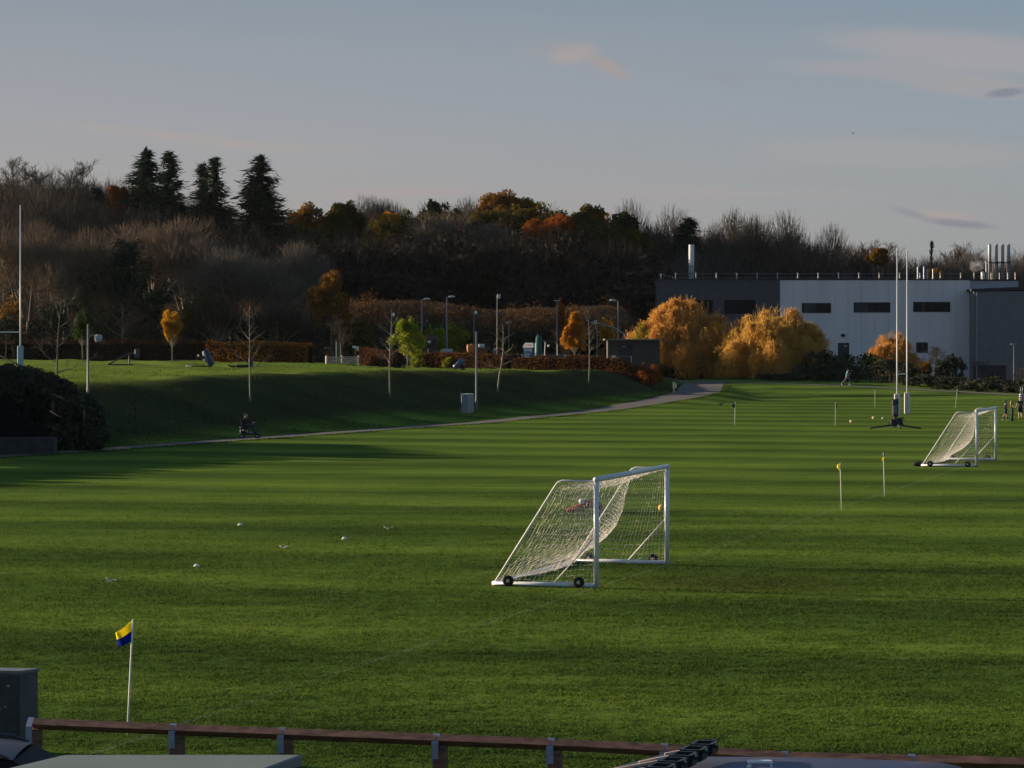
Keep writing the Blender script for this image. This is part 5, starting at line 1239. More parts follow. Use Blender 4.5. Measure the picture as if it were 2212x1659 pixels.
def build_cars():
    prof = [(-2.1, .32), (-2.15, .7), (-2.0, .95), (1.0, .95), (1.75, .82), (2.1, .6), (2.1, .32)]; roof = [(-1.95, .93), (-1.5, 1.36), (-1.2, 1.44), (.05, 1.44), (.9, .95)]
    D = 30.6; car_body('silver-blue car whose roof arcs into the lower left corner', (X(62, D) - .10, D, .0), 0, pm('silver_blue', (.022, .030, .050), .6, .05, 2, spec=.25), 4.2, 1.72, prof, roof)
    # blue van with black carrier along its near side
    zt = 1.9; D0 = (H - zt) * F / (1632 - HY); xl, xr = X(1470, D0), X(2062, D0); wid = xr - xl
    BLUE = pm('van_blue', (.018, .042, .12), .55, .1, .9, spec=.15, col2=(.13, .11, .10), stretch=(.8, 1.6, 1), detail=7)
    t = thing('parked_van', 'glossy dark blue van roof at the lower right edge', 'van', (xl, D0, 0)); dp = 4.6; sl = -.30
    # heading: rear edge lies along the fence, sides run towards the camera and left
    dn = -.085
    A, B = Vector((0, 0, 0)), Vector((wid, dn * 5.2, 0)); fwd = Vector((sl, -1, 0)).normalized()
    mb = MB(); NX, NY = 14, 16
    for j in range(NY + 1):
        for i in range(NX + 1):
            f, g = i / NX, j / NY; p = A.lerp(B, f) + fwd * dp * g; crown = .018 * (1 - (2 * f - 1) ** 2); edge = -.05 * (max(0, abs(2 * f - 1) - .86) / .14) ** 2
            mb.v.append((p.x, p.y, zt + crown + edge * .6 - .01))
    for j in range(NY):
        for i in range(NX): a_ = j * (NX + 1) + i; mb.f.append((a_, a_ + NX + 1, a_ + NX + 2, a_ + 1)); mb.m.append(0)
    mb.build('roof', BLUE, t, True)
    bd = MB(); ring = [A, B, B + fwd * dp, A + fwd * dp]; bd.v = [tuple(p + Vector((0, 0, z))) for z in (.3, zt - .10) for p in ring]; bd.f = [(0, 1, 5, 4), (1, 2, 6, 5), (2, 3, 7, 6), (3, 0, 4, 7), (3, 2, 1, 0), (4, 5, 6, 7)]; bd.m = [0] * 6; bd.build('body', BLUE, t)
    gl = pm('car_glass', (.01, .012, .015), .08)
    g = MB(); q = [A.lerp(B, .12), A.lerp(B, .88)]; o = Vector((0, .012, 0)); g.v = [tuple(q[0] + o + Vector((0, 0, 1.1))), tuple(q[1] + o + Vector((0, 0, 1.1))), tuple(q[1] + o + Vector((0, 0, 1.62))), tuple(q[0] + o + Vector((0, 0, 1.62)))]; g.f = [(1, 0, 3, 2)]; g.m = [0]; g.build('rear_window', gl, t)
    for f in (.04, .96):
        for gg in (.2, .8):
            p = A.lerp(B, f) + fwd * dp * gg; d = (B - A).normalized() * .1; w = MB().tube([p - d + Vector((0, 0, .33)), p + d + Vector((0, 0, .33))], .33, 18).build('wheel', BLACK, t)
            MB().tube([p - d * 1.05 + Vector((0, 0, .33)), p + d * 1.05 + Vector((0, 0, .33))], .2, 14).build('rim', STEEL, w)
    # carrier on the left of the roof: sheet panels, timber slats and a row of open sockets
    PL = pm('carrier_grey', (.045, .048, .058), .5, .2, 5); c = thing('roof_carrier', 'black and grey slatted carrier with a row of open sockets lying along the van roof', 'roof rack', (0, 0, 0))
    zc = 2.02; k = (H - zc) * F
    def R(px, py, dz=0): D = (H - zc - dz) * F / (py - HY); return Vector((X(px, D), D, zc + dz))
    def slab(mb, pl, th):
        n = len(pl); vs = list(pl) + [p - Vector((0, 0, th)) for p in pl]; mb.add(vs, [tuple(range(n))[::-1], tuple(range(n, 2 * n))] + [(i, (i + 1) % n, n + (i + 1) % n, n + i) for i in range(n)])
    e0, e1, e2, e3 = R(1496, 1612), R(1512, 1614), R(1400, 1678), R(1250, 1678)
    mb = MB(); slab(mb, [e0, e1, e2, e3], .05); mb.build('deck', PL, c)
    sl_ = MB()
    for (a_, b_) in (((1436, 1632), (1480, 1623.5)), ((1380, 1650), (1450, 1636)), ((1322, 1666), (1420, 1648)), ((1290, 1684), (1390, 1664))):
        p, q = R(*a_), R(*b_); n_ = Vector((0, .02, 0)); slab(sl_, [p + n_ + Vector((0, 0, .022)), q + n_ + Vector((0, 0, .022)), q - n_ * 1.2 + Vector((0, 0, .022)), p - n_ * 1.6 + Vector((0, 0, .022))], .02)
    sl_.build('slat', pm('slat_tan', (.50, .37, .28), .7, .12, 6), c)
    for i in range(6):
        f = i / 5; p = R(1506, 1617).lerp(R(1388, 1680), f); d = (R(1388, 1680) - R(1506, 1617)).normalized(); sd = Vector((-d.y, d.x, 0)); w, l, hz = .085, .12, .09
        s_ = MB(); ang = math.atan2(d.y, d.x); mx_ = Matrix.Rotation(ang, 3, 'Z'); cc = p + Vector((.06, 0, .01))
        for (ox, oy, sx, sy) in ((-l, 0, .03, 2 * w), (l, 0, .03, 2 * w), (0, -w, 2 * l - .03, .03), (0, w, 2 * l - .03, .03)): s_.box(cc + mx_ @ Vector((ox, oy, 0)), (sx, sy, hz), mx_)
        s_.tube([cc + mx_ @ Vector((0, w + .02, .03)), cc + mx_ @ Vector((l * .8, w + .05, .02))], .018, 6); s_.box(cc + Vector((0, 0, -.05)), (2 * l, 2 * w, .02), mx_); s_.build('socket', DARK, c)
    e = R(1512, 1612); MB().tube([e, e + Vector((.11, .02, .02))], [.05, .045], 8).bev(e + Vector((.13, .03, .01)), (.06, .10, .09), .015).build('end_clamp', DARK, c)
    # pale bracket on the roof
    zz = zt + .03; D = (H - zz) * F / (1655 - HY); p = Vector((X(1642, D), D, zz)); b = MB().bev((0, 0, .035), (.22, .10, .03), .012).box((-.09, -.03, .0), (.02, .04, .06)).box((.09, -.03, 0), (.02, .04, .06)).ball((-.1, -.05, .0), .02, 8, 6)
    o = b.build('roof_bracket', WHITE, None); o.location = p - Vector((xl, D0, 0)); o.parent = t
def lamp(label, base, h, kind, side=1, r=.07, group='lamp posts around the grounds', mat=None):
    t = thing('lamp_post', label, 'lamp post', base, 0, group); mat = mat or pm('lamp_grey', (.18, .175, .165), .5, .08, 4)
    col = MB().tube([(0, 0, -.2), (0, 0, .9), (0, 0, .95), (0, 0, h)], [r * 1.25, r * 1.25, r, r * .8], 10).build('column', mat, t, True)
    W_ = pm('lamp_head', (.40, .41, .41), .4, .06, 4)
    if kind == 'street':
        MB().tube([(0, 0, h - .03), (side * .25, 0, h + .02)], .03, 6).build('arm', mat, t)
        hd = MB(); hd.tube([(side * .18, 0, h + .03), (side * .35, 0, h + .06), (side * .7, 0, h + .09), (side * .95, 0, h + .06)], [.05, .11, .12, .04], 8); hd.build('lantern', W_, t, True)
    elif kind == 'flat': MB().bev((0, 0, h + .04), (.7, .3, .09), .02).build('lantern', W_, t)
    elif kind == 'box': MB().bev((side * .16, 0, h - .14), (.34, .3, .42), .03).build('lantern', W_, t)
    elif kind == 'drop':
        MB().tube([(0, 0, h * .84), (side * .3, 0, h * .86), (side * .55, 0, h * .865)], .03, 6).build('arm', mat, t)
        MB().tube([(side * .6, 0, h * .865), (side * .6, 0, h * .85), (side * .6, 0, h * .80), (side * .6, 0, h * .775)], [.08, .22, .20, .15], 12).tube([(side * .6, 0, h * .868), (side * .6, 0, h * .85)], [.1, .24], 12).build('lantern', W_, t, True)
    elif kind == 'globe': MB().tube([(0, 0, h), (.15, 0, h + .1)], .03, 6).ball((.2, 0, h + .02), (.16, .16, .22), 10, 8).build('lantern', pm('globe_white', (.8, .8, .8), .3), t, True)
    return t
def build_street():
    p = GP(190, 872, 120, 300); lamp('grey lamp post with hanging white lantern rising behind the dark bush', p, Z(700, p.y) - p.z, 'drop', 1, .062)
    p = GP(1029, 888, 120, 300); lamp('plain grey mast standing beside the steel box on the bank', p, Z(716, p.y) - p.z, 'none', 1, .068)
    D = 300; p = T(1074, 0, D); lamp('lamp post with box head rising behind the sapling right of the grey mast', p, Z(637, D) - p.z, 'box', 1, .055)
    for px, yt, D, k, s, lab in [(911, 647, 338, 'street', 1, 'street lamp with short arm above the lime-green young tree'), (965, 642, 338, 'street', 1, 'street lamp right of the first one before the dead-grass mound'), (1203, 650, 340, 'flat', 1, 'flat-headed lamp left of the orange young tree'), (1335, 650, 338, 'street', -1, 'street lamp with head to the left before the slanted canopy struts'),
                              (1099, 697, 345, 'flat', -1, 'small short lamp behind the sapling right of the grey mast'), (2190, 744, 352, 'flat', 1, 'slim dim lamp in front of the grey annex'), (1024, 676, 344, 'globe', 1, 'thin lamp with small globe above the grey mast'), (1290, 693, 344, 'box', -1, 'short lamp partly hidden by the sapling right of the orange tree'), (846, 680, 335, 'globe', 1, 'globe lamp at the top of the second bank sapling')]:
        p = T(px, 0, D); h_ = Z(yt, D) - p.z; lamp(lab, p, h_, k, s, .075 if px < 1000 or px in (1203, 1335) else .05)
    # steel box on the bank
    p = GP(1010, 891, 120, 300); s = M(29, p.y); hz = M(39, p.y); t = thing('service_cabinet', 'pale grey steel service box standing on the bank left of the mast', 'cabinet', p, rad(-17)); G1 = pm('box_grey', (.20, .21, .23), .5, .08, 3)
    MB().bev((0, 0, hz / 2 - .05), (s * .50, s * 1.55, hz + .1), .02).build('case', G1, t); MB().bev((0, 0, hz + .02), (s * .54, s * 1.6, .05), .01).build('lid', WHITE_D, t); MB().bev((0, -s * .78, hz / 2), (s * .40, .02, hz * .82), .005).build('door', G1, t)
    # wooden double gate
    D = 319; k_ = 1.42; xa = X(705, D); xm, xb = xa + (X(739, D + 1.6) - xa) * k_, xa + (X(775, D + 3.3) - xa) * k_; z0 = gz(X(739, D), D + 1.6); t = thing('field_gate', 'pale timber double field gate in the gap of the beech hedge', 'gate', (xa, D, z0), rad(45)); hz = Z(768.5, D) - z0
    zb = max(0.05, Z(789, D) - z0)
    for x in (0, xm - xa, xb - xa): MB().bbox((x - .09, -.09, -.3), (x + .09, .09, hz)).build('post', TIMBER_P, t)
    for (a_, b_, m) in ((.14, xm - xa - .05, 1), (xm - xa + .05, xb - xa - .14, -1)):
        lf = MB(); hh = hz - zb - .12
        for i in range(5): lf.bbox((a_, -.035, zb + hh * i / 4.4), (b_, .035, zb + hh * i / 4.4 + .10))
        for x in (a_, b_): lf.bbox((x - .05, -.045, zb), (x + .05, .045, hz - .05))
        pts = [((a_, zb), (b_, hz - .15)), ((b_, zb), ((a_ + b_) / 2, hz - .15))] if m > 0 else [((b_, hz - .2), (a_ + .3, zb)), ((a_, hz - .15), ((a_ + b_) / 2, zb))]
        for (p0, p1) in pts: lf.tube([(p0[0], -.05, p0[1]), (p1[0], -.05, p1[1])], .045, 4)
        lf.build('gate_leaf', TIMBER_P, t)
    # notice post by the junction
    p = GP(1456, 849, 200, 330); t = thing('notice_post', 'short wooden waymarker post by the path junction', 'post', p); hz = M(24, p.y); MB().bbox((-.09, -.07, -.2), (.09, .07, hz)).build('post', TIMBER_P, t); MB().bbox((.1, -.075, hz - .55), (.26, -.055, hz - .15)).build('plaque', WHITE_D, t)
    # terrace with concrete steps and rails at left
    D = 146.5; t = thing('terrace_steps', 'shaded concrete terrace steps with steel handrails at the left edge', 'steps', (X(0, D), D, 0)); ox, oy = t.location.x, t.location.y
    u = Vector((.28, .96, 0)).normalized()
    def tier(px1, yb, yt, D0, dep, name):
        x1 = X(px1, D0); z0, z1 = Z(yb, D0), Z(yt, D0); MB().bbox((-9 , D0 - oy, max(-.1, z0 - .5)), (x1 - ox, D0 - oy + dep, z1)).build(name, CONC, t)
    STP = pm('step_shade', (.010, .010, .012), 1, .2, 2, spec=0)  # concrete made near black, the shadow over the upper steps as colour
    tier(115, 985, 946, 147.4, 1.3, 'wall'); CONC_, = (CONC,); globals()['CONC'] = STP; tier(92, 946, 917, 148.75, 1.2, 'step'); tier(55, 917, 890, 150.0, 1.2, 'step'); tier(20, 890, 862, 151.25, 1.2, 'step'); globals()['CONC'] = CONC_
    SR = pm('rail_steel', (.018, .018, .022), .8, .1, 5, spec=.1); loc = Vector(t.location)  # steel darkened so the rails look shaded rather than sunlit
    for pl in ([(-60, 740, 152), (50, 792, 150), (72, 803, 149.7)], [(-60, 785, 152), (50, 830, 150)], [(115, 850, 149), (188, 886, 148.2)], [(110, 888, 149), (160, 915, 148.4)]):
        MB().tube([P(*q) - loc for q in [(p[0] * .98, p[1] * 1.0, p[2]) for p in pl]], .028, 8).build('handrail', SR, t, True)
    for px, y0, y1, D in ((50, 792, 872, 150), (115, 850, 912, 149), (183, 884, 950, 148.2)): MB().tube([P(px, y0, D) - loc, P(px, y1 + 8, D) - loc], .026, 8).build('rail_post', SR, t, True)
    # ---- allotment yard behind the hedges
    D = 322
    def box_px(mb, x0, y0, x1, y1, D, dep, base=None):
        mb.bbox((X(x0, D), D, Z(y1, D) if base is None else base), (X(x1, D), D + dep, Z(y0, D))); return mb
    def yard(name, label, cat, px, D): return thing(name, label, cat, T(px, 0, D))
    def rel(o, t): o.location = -Vector(t.location); return o
    t = yard('portable_toilet', 'blue portable toilet cabin with white roof behind the hedge', 'toilet', 1147, 300); D = 300; gzv = t.location.z; hz = Z(751, D) - gzv; w = 1.05; TB = pm('toilet_blue', (.02, .06, .14), .7, .1, 3); ang = rad(-30); Rz = Matrix.Rotation(ang, 3, 'Z')
    MB().bev((0, 0, hz / 2), (w, w, hz), .04, ang).build('cabin', TB, t)
    dr = MB().box(Rz @ Vector((0, -w / 2 - .012, hz / 2)), (w * .82, .02, hz * .9), Rz).build('door', pm('toilet_door', (.05, .12, .22), .7, .1, 3), t)
    sw = MB()
    for k in range(3): sw.tube([Rz @ Vector((-.25 + .1 * k, -w / 2 - .026, hz * .42)), Rz @ Vector((0.02 + .1 * k, -w / 2 - .026, hz * .5)), Rz @ Vector((.22 + .06 * k, -w / 2 - .026, hz * .72))], .022, 5)
    sw.build('swoosh', pm('swoosh_pale', (.12, .18, .25), .5), dr)
    rf = MB(); zr = Z(740.5, D) - gzv; k_ = .06; rf.v = [tuple(Rz @ Vector((x * (w / 2 + k_) * s, y * (w / 2 + k_) * s, z))) for s, z in ((1, hz), (1.0, hz + .12), (.72, zr)) for x, y in ((-1, -1), (1, -1), (1, 1), (-1, 1))]
    rf.f = [(i + 4 * k, (i + 1) % 4 + 4 * k, (i + 1) % 4 + 4 * k + 4, i + 4 * k + 4) for k in (0, 1) for i in range(4)] + [(8, 9, 10, 11), (3, 2, 1, 0)]; rf.m = [0] * len(rf.f); rf.build('roof', pm('toilet_roof', (.36, .37, .40), .5), t)
    vt = MB()
    for k in (-.25, 0, .25): vt.box(Rz @ Vector((k, -w / 2 + .03, hz + (zr - hz) * .55)), (.07, .12, .12), Rz)
    vt.build('vent', pm('vent_red', (.30, .09, .07), .6), t)
    t = yard('folded_parasol', 'tall teal folded parasol next to the blue toilet cabin', 'parasol', 1163, 299); hz = Z(722, 299) - t.location.z
    MB().tube([(0, 0, .4), (.02, 0, hz * .5), (.02, 0, hz * .9), (0, 0, hz)], [.2, .34, .3, .06], 9).build('cover', pm('teal_cover', (.012, .085, .085), .8, .25, 4, bump=.3), t, True); MB().tube([(-.3, -.1, 0), (-.26, -.1, hz * .75)], .05, 6).build('pole', WHITE_D, t); MB().bev((0, 0, .08), (.7, .7, .14), .03).build('base', CONC, t)
    t = yard('tractor', 'dark tractor with cab frame standing right of the teal parasol', 'tractor', 1200, 308); z = t.location.z; s = M(1, 308)
    MB().bev((.2, 0, 1.0), (2.6, 1.2, .8), .08).build('bonnet', STEEL_D, t); cabp = MB()
    for x in (-1.1, .2):
        for y in (-.6, .6): cabp.tube([(x, y, 1.3), (x * .92, y * .9, 2.75)], .05, 6)
    cabp.bev((-.45, 0, 2.8), (1.5, 1.3, .12), .04); cabp.build('cab', STEEL_D, t)
    for x, r_ in ((-.8, .75), (1.1, .55)):
        for y in (-.75, .75):
            wv = MB().tube([(x, y - .17, r_), (x, y + .17, r_)], r_, 20).build('wheel', BLACK, t); MB().tube([(x, y - .18, r_), (x, y + .18, r_)], r_ * .5, 12).build('rim', STEEL_D, wv)
    MB().ball((-.7, -.75, Z(747, 308) - z), (.13, .13, .13), 10, 8).build('headlight', WHITE, t, True)
    t = yard('garden_shed', 'dark timber shed with low brown roof and a white notice', 'shed', 929, 330); D = 330; lx, ly, lz = t.location; x0, x1 = X(908, D) - lx, X(947, D) - lx; ze, zr = Z(734, D) - lz, Z(724.5, D) - lz
    MB().bbox((x0 + .1, 0, -.2), (x1 - .2, 2.6, ze)).build('wall', pm('shed_dark', (.03, .022, .018), .8, .25, 5), t)
    MB().prism([(x0 - .1, ze), (x1 + .05, ze - .02), (x1, ze + .12), (x1 - .2, zr), (x0, zr)], -.25, 2.9).build('roof', pm('shed_roof', (.10, .055, .04), .8, .2, 4), t); MB().bbox((X(923.5, D) - lx, -.03, Z(741, D) - lz), (X(931, D) - lx, -.005, Z(735.5, D) - lz)).build('notice', WHITE_D, t)
    t = yard('trailer', 'pale flat-sided trailer seen through the hedge gap', 'trailer', 966, 312); D = 312; lx, ly, lz = t.location
    MB().bbox((X(956, D) - lx, 0, Z(777, D) - lz), (X(977, D) - lx, 1.4, Z(754, D) - lz)).build('side_panel', pm('trailer_pale', (.34, .38, .42), .5, .1, 3), t); MB().tube([(X(957, D) - lx, -.03, Z(761, D) - lz), (X(977, D) - lx, -.03, Z(761, D) - lz)], .03, 5).build('side_rail', STEEL, t)
    for x in (-.4, .4): MB().tube([(x, -.1, .3), (x, .1, .3)], .3, 14).build('wheel', BLACK, t)
    t = yard('metal_gate', 'grey tubular farm gate below the shed', 'gate', 925, 316); D = 316; lx, ly, lz = t.location; g = MB()
    for i in range(5): g.tube([(X(897, D) - lx, 0, Z(754 + 4 * i, D) - lz), (X(954, D) - lx, 0, Z(754 + 4 * i, D) - lz)], .025, 5)
    for px in (897, 925, 954): g.tube([(X(px, D) - lx, 0, -.3), (X(px, D) - lx, 0, Z(753, D) - lz)], .04, 6)
    g.build('rails', STEEL_D, t)
    ORG = pm('orange_plastic', (.50, .14, .03), .6, .15, 4)
    for px, lab, r_ in ((1013, 'taller orange barrel standing behind the beech hedge', .18), (1020, 'shorter orange barrel on the right of its pair behind the hedge', .2)):
        p = T(px, 0, 316); hz = Z(744 if px < 1015 else 743, 316) - p.z; o = MB().tube([(0, 0, 0), (0, 0, hz * .55), (0, 0, hz * .75), (0, 0, hz * .86), (0, 0, hz)], [r_ * .8, r_ * .7, r_ * 1.1, r_ * 1.3, r_ * 1.1], 12).build('barrel', ORG, None, True); o.location = p; tag(o, lab, 'barrel', 'orange barrels in the yard')
    t = yard('water_tank', 'pale grey tank on a brick-red stand behind the hedge', 'tank', 1040, 318); D = 318; lx, ly, lz = t.location
    MB().bev((0, .5, Z(747, D) - lz), (M(14, D), .9, M(8, D)), .08).build('tank', pm('tank_pale', (.42, .46, .46), .5), t); zb_ = Z(751, D) - lz; MB().bbox((-.5, .1, 0), (.6, .9, zb_)).build('stand', pm('brick_red', (.14, .05, .03), .9, .3, 5), t)
    # low notices and stakes along the yard fence
    t = thing('wire_fence', 'wire fence on pale stakes behind the beech hedge', 'fence', T(1250, 0, 298)); lx, ly, lz = t.location; prev = None; wi = MB()
    for px in (1095, 1128, 1178, 1222, 1268, 1292, 1330, 1364):
        D = 299 - (px - 1095) * .015; p = T(px, 0, D); top = Vector((p.x, p.y, Z(764 + (px - 1095) * .02, D))); MB().tube([p - Vector((lx, ly, lz)), top - Vector((lx, ly, lz))], .05, 6).build('stake', pm('stake', (.30, .26, .20), .9), t)
        if prev is not None:
            for f in (.97, .7): wi.tube([prev[0].lerp(prev[1], f) - Vector((lx, ly, lz)), p.lerp(top, f) - Vector((lx, ly, lz))], .012, 4)
        prev = (p, top)
    wi.build('wire', STEEL, t)
    for px, y0, y1, w, lab in ((1072, 752, 759, 11, 'white notice fixed left of the blue toilet cabin'), (1325, 768, 776, 8, 'white notice left of the hut door'), (1322.5, 0, 0, 0, '')):
        if not w: continue
        D = 301; p = T(px, 0, D); t = thing('notice_board', lab, 'notice', p, 0, 'white notices in the yard'); z0, z1 = Z(y1, D) - p.z, Z(y0, D) - p.z; MB().bbox((-M(w / 2, D), -.02, z0), (M(w / 2, D), .0, z1)).build('board', WHITE_D, t); MB().tube([(0, .03, 0), (0, .03, z0 + .1)], .03, 5).build('post', TIMBER_P, t)
    # grey water pipe arching over the yard
    D = 336; p = T(1352, 0, D); t = thing('arched_pipe', 'pale pipe arching over the yard behind the sapling by the orange tree', 'pipe', p); loc = Vector(p); MB().tube([P(a, b, D) - loc for a, b in ((1276, 697), (1300, 699), (1330, 709), (1352, 724), (1366, 738), (1366, 770))], .055, 7).build('pipe', STEEL, t, True)
    hg = MB()
    for a, b in ((1286, 698), (1306, 701), (1322, 706)): hg.tube([P(a, b, D) - loc, P(a + .4, b + 13, D) - loc], .025, 5)
    hg.build('hanger', STEEL, t)
    # dark green bin shelter beside the gate tree
    D = 327; p = T(731, 0, D); t = thing('green_container', 'tall blue-green container behind the wooden gate', 'container', p); hz = Z(737, D) - p.z; MB().bev((0, .6, hz / 2), (M(11, D), 1.2, hz), .05).build('body', pm('container_green', (.03, .07, .07), .6, .15, 3), t); MB().bev((0, .6, hz + .03), (M(12.5, D), 1.3, .08), .02).build('lid', pm('container_lid', (.04, .08, .08), .6), t)
    D = 330; p = T(768, 0, D); t = thing('yard_sign', 'white angled sign on a post right of the gate tree', 'sign', p); z = Z(752, D) - p.z; MB().box((0, 0, z + .1), (M(14, D), .03, M(5, D)), (0, .15, 0)).box((M(5, D), -.03, z - .2), (M(5, D), .03, M(4, D))).build('board', WHITE_D, t); MB().tube([(0, .05, 0), (0, .05, z + .1)], .05, 6).build('post', STEEL_D, t)
    # flat-roofed hut
    D = 318; t = yard('flat_roof_hut', 'low brown hut with thin flat roof and dark door left of the largest willow', 'hut', 1340, D); lx, ly, lz = t.location; z1 = Z(735, D) - lz
    MB().bbox((X(1313, D) - lx, 0, -.4), (X(1425, D) - lx, 5, z1)).build('wall', pm('hut_brown', (.06, .05, .04), .85, .12, 3), t); MB().bbox((X(1306, D) - lx, -.5, z1), (X(1426, D) - lx, 5.3, z1 + .13)).build('roof', pm('hut_roof', (.20, .17, .14), .8), t)
    dr = MB().bbox((X(1336, D) - lx, -.05, .0), (X(1367, D) - lx, -.004, Z(745, D) - lz)).build('door', pm('door_navy', (.012, .014, .022), .5), t); MB().bbox((X(1342, D) - lx, -.065, Z(749.5, D) - lz), (X(1352, D) - lx, -.052, Z(748, D) - lz)).build('door_plate', STEEL, dr)
def build_buildings():
    D = 400; X0, XJ, X1 = X(1417, D), X(1685, D), X(2095, D); zt = Z(603, D); dep = 30
    t = thing('campus_building', 'large flat-roofed building, charcoal at left and pale panels at right, with roof rail', 'building', (X0, D, 0)); o = Vector((X0, D, 0))
    pale = pm('panel_pale', (.62, .575, .545), .7, .10, .35, col2=(.71, .66, .62), detail=8, stretch=(1, 1, .25)); char = pm('panel_charcoal', (.058, .059, .068), .5, .1, 1.2)
    # vertical panel joints are thin grooves in the face
    pw, cw = MB(), MB(); n = 14; jw = .02
    for i in range(n):
        a, b = XJ + (X1 - XJ) * i / n, XJ + (X1 - XJ) * (i + 1) / n; zs = Z(742, D)
        pw.bbox((a - X0 + jw, -.05, -1.5), (b - X0 - jw, 0, zs - .03)); pw.bbox((a - X0 + jw, -.05, zs + .03), (b - X0 - jw, 0, zt - .12))
    pw.bbox((XJ - X0 + .002, .0, -1.5), (X1 - X0, dep, zt - .12)); pw.build('pale_wall', pale, t)
    n = 9
    for i in range(n):
        a, b = X0 + (XJ - X0) * i / n, X0 + (XJ - X0) * (i + 1) / n; cw.bbox((a - X0 + jw, .15, -1), (b - X0 - jw, .2, zt - .14))
    cw.bbox((0, .2, -1), (XJ - X0 - .002, dep - .01, zt - .14)); cw.build('dark_wall', char, t)
    rf = MB(); rf.bbox((-.06, .05, zt - .14), (XJ - X0, dep, zt + .0)); rf.bbox((XJ - X0 + .003, -.12, zt - .12), (X1 - X0 + .06, dep, zt + .03)); rf.build('roof', pm('roof_dark', (.02, .022, .028), .6), t)
    GL = pm('window_glass', (.010, .011, .014), .35, .2, 2, spec=.12); FR = pm('window_frame', (.015, .016, .019), .5); BLD = pm('blind_grey', (.03, .036, .04), .7, .1, 2)
    for (a, b, y0, y1, bl) in ((1732, 1795, 654.5, 676, (.05, .48)), (1844, 1923, 653, 675, (.03, .40)), (1972.5, 2052.5, 652, 674, (.24, .30)), (1979, 2004, 739.5, 762, (.45, .7))):
        x0, x1, z0, z1 = X(a, D) - X0, X(b, D) - X0, Z(y1, D), Z(y0, D); fr = MB()
        for q in (((x0, z0), (x1, z0 + .07)), ((x0, z1 - .12), (x1, z1)), ((x0, z0), (x0 + .07, z1)), ((x1 - .07, z0), (x1, z1))): fr.bbox((q[0][0], -.11, q[0][1]), (q[1][0], -.045 if q[0][0] == x0 and q[1][0] == x1 else -.048, q[1][1]))
        m_ = x0 + (x1 - x0) * .5; fr.bbox((m_ - .03, -.09, z0 + .072), (m_ + .03, -.052, z1 - .122)); w = fr.build('window', FR, t)
        MB().bbox((x0 + .072, -.075, z0 + .072), (x1 - .072, -.07, z1 - .122)).build('pane', GL, w)
        MB().bbox((x0 + (x1 - x0) * bl[0] + .05, -.084, z0 + .09), (x0 + (x1 - x0) * bl[1], -.080, z1 - .14)).build('blind', BLD, w)
    for (a, b, y0, y1) in ((1470, 1540, 648, 678), (1565, 1632, 648, 678)):
        MB().bbox((X(a, D) - X0, .10, Z(y1, D)), (X(b, D) - X0, .145, Z(y0, D))).build('window', pm('dark_window', (.010, .011, .015), .7, .1, 2, spec=.1), t)
    dm = pm('door_dark', (.014, .016, .022), .5)
    for (a, b, y0, y1) in ((1810, 1834, 740.7, 806), (2038, 2068, 786, 820), (2074.5, 2080, 786, 820)):
        d_ = MB().bbox((X(a, D) - X0, -.10, Z(y1, D)), (X(b, D) - X0, -.054, Z(y0, D))).build('door', dm, t)
        if b - a > 20: MB().bbox((X(a + (b - a) * .55, D) - X0, -.115, Z(y0 + 8, D)), (X(a + (b - a) * .8, D) - X0, -.103, Z(y0 + 5, D))).build('door_plate', STEEL, d_)
    MB().ball((X(1821, D) - X0, -.2, Z(724, D)), (.30, .22, .2), 10, 6).build('wall_lamp', FR, t); MB().ball((X(2058, D) - X0, -.14, Z(766, D)), (.2, .1, .2), 10, 6).build('vent', FR, t)
    # roof safety rail with tall ball-jointed posts
    SR = pm('rail_post_pale', (.36, .34, .31), .4, .06, 3, metal=.2); pts = [1460 + 44.05 * i for i in range(15)]; zr = zt + .02; ht = Z(591, D) - zt; rl = MB()
    for px in pts:
        x = X(px, D) - X0; MB().tube([(x, .5, zr - .05), (x, .5, zr + ht * .45), (x, .5, zr + ht * .55), (x, .5, zr + ht)], [.085, .085, .055, .085], 8).ball((x, .5, zr + ht), .11, 8, 6).build('rail_post', SR, t, True)
    for zf in (.2, .95): rl.tube([(X(pts[0], D) - X0, .5, zr + ht * zf), (X(pts[-1], D) - X0, .5, zr + ht * zf)], .022, 5)
    side = [(X(1428, D + 2) - X0, 2.2), (X(1435, D + 7) - X0, 7), (X(1441.5, D + 12) - X0, 12), (X(1447.5, D + 17) - X0, 17), (X(1453, D + 22) - X0, 22)]
    for x, y in side: MB().tube([(x, y, zr - .05), (x, y, zr + ht * 1.05)], [.09, .09], 8).build('rail_post', SR, t, True)
    for zf in (.2, 1.0): rl.tube([(x, y, zr + ht * zf) for x, y in side], .022, 5)
    rl.build('rail', STEEL, t)
    # tall white flue with service cage
    Df = 408; x = X(1493.5, Df); t = thing('roof_flue', 'single tall white flue with caged base on the charcoal roof', 'chimney', (x, Df, zt)); hz = Z(528.5, Df) - zt
    MB().tube([(0, 0, -.1), (0, 0, hz)], .36, 18).build('stack', WHITE_D, t, True); cg = MB(); r_ = .62; hc = Z(575, Df) - zt
    for i in range(10): a = i * .628; cg.tube([(r_ * math.cos(a), r_ * math.sin(a), 0), (r_ * math.cos(a), r_ * math.sin(a), hc)], .025, 4)
    for z in (.1, hc * .5, hc): cg.tube([(r_ * math.cos(i * .314), r_ * math.sin(i * .314), z) for i in range(21)], .03, 4)
    cg.build('cage', STEEL_D, t)
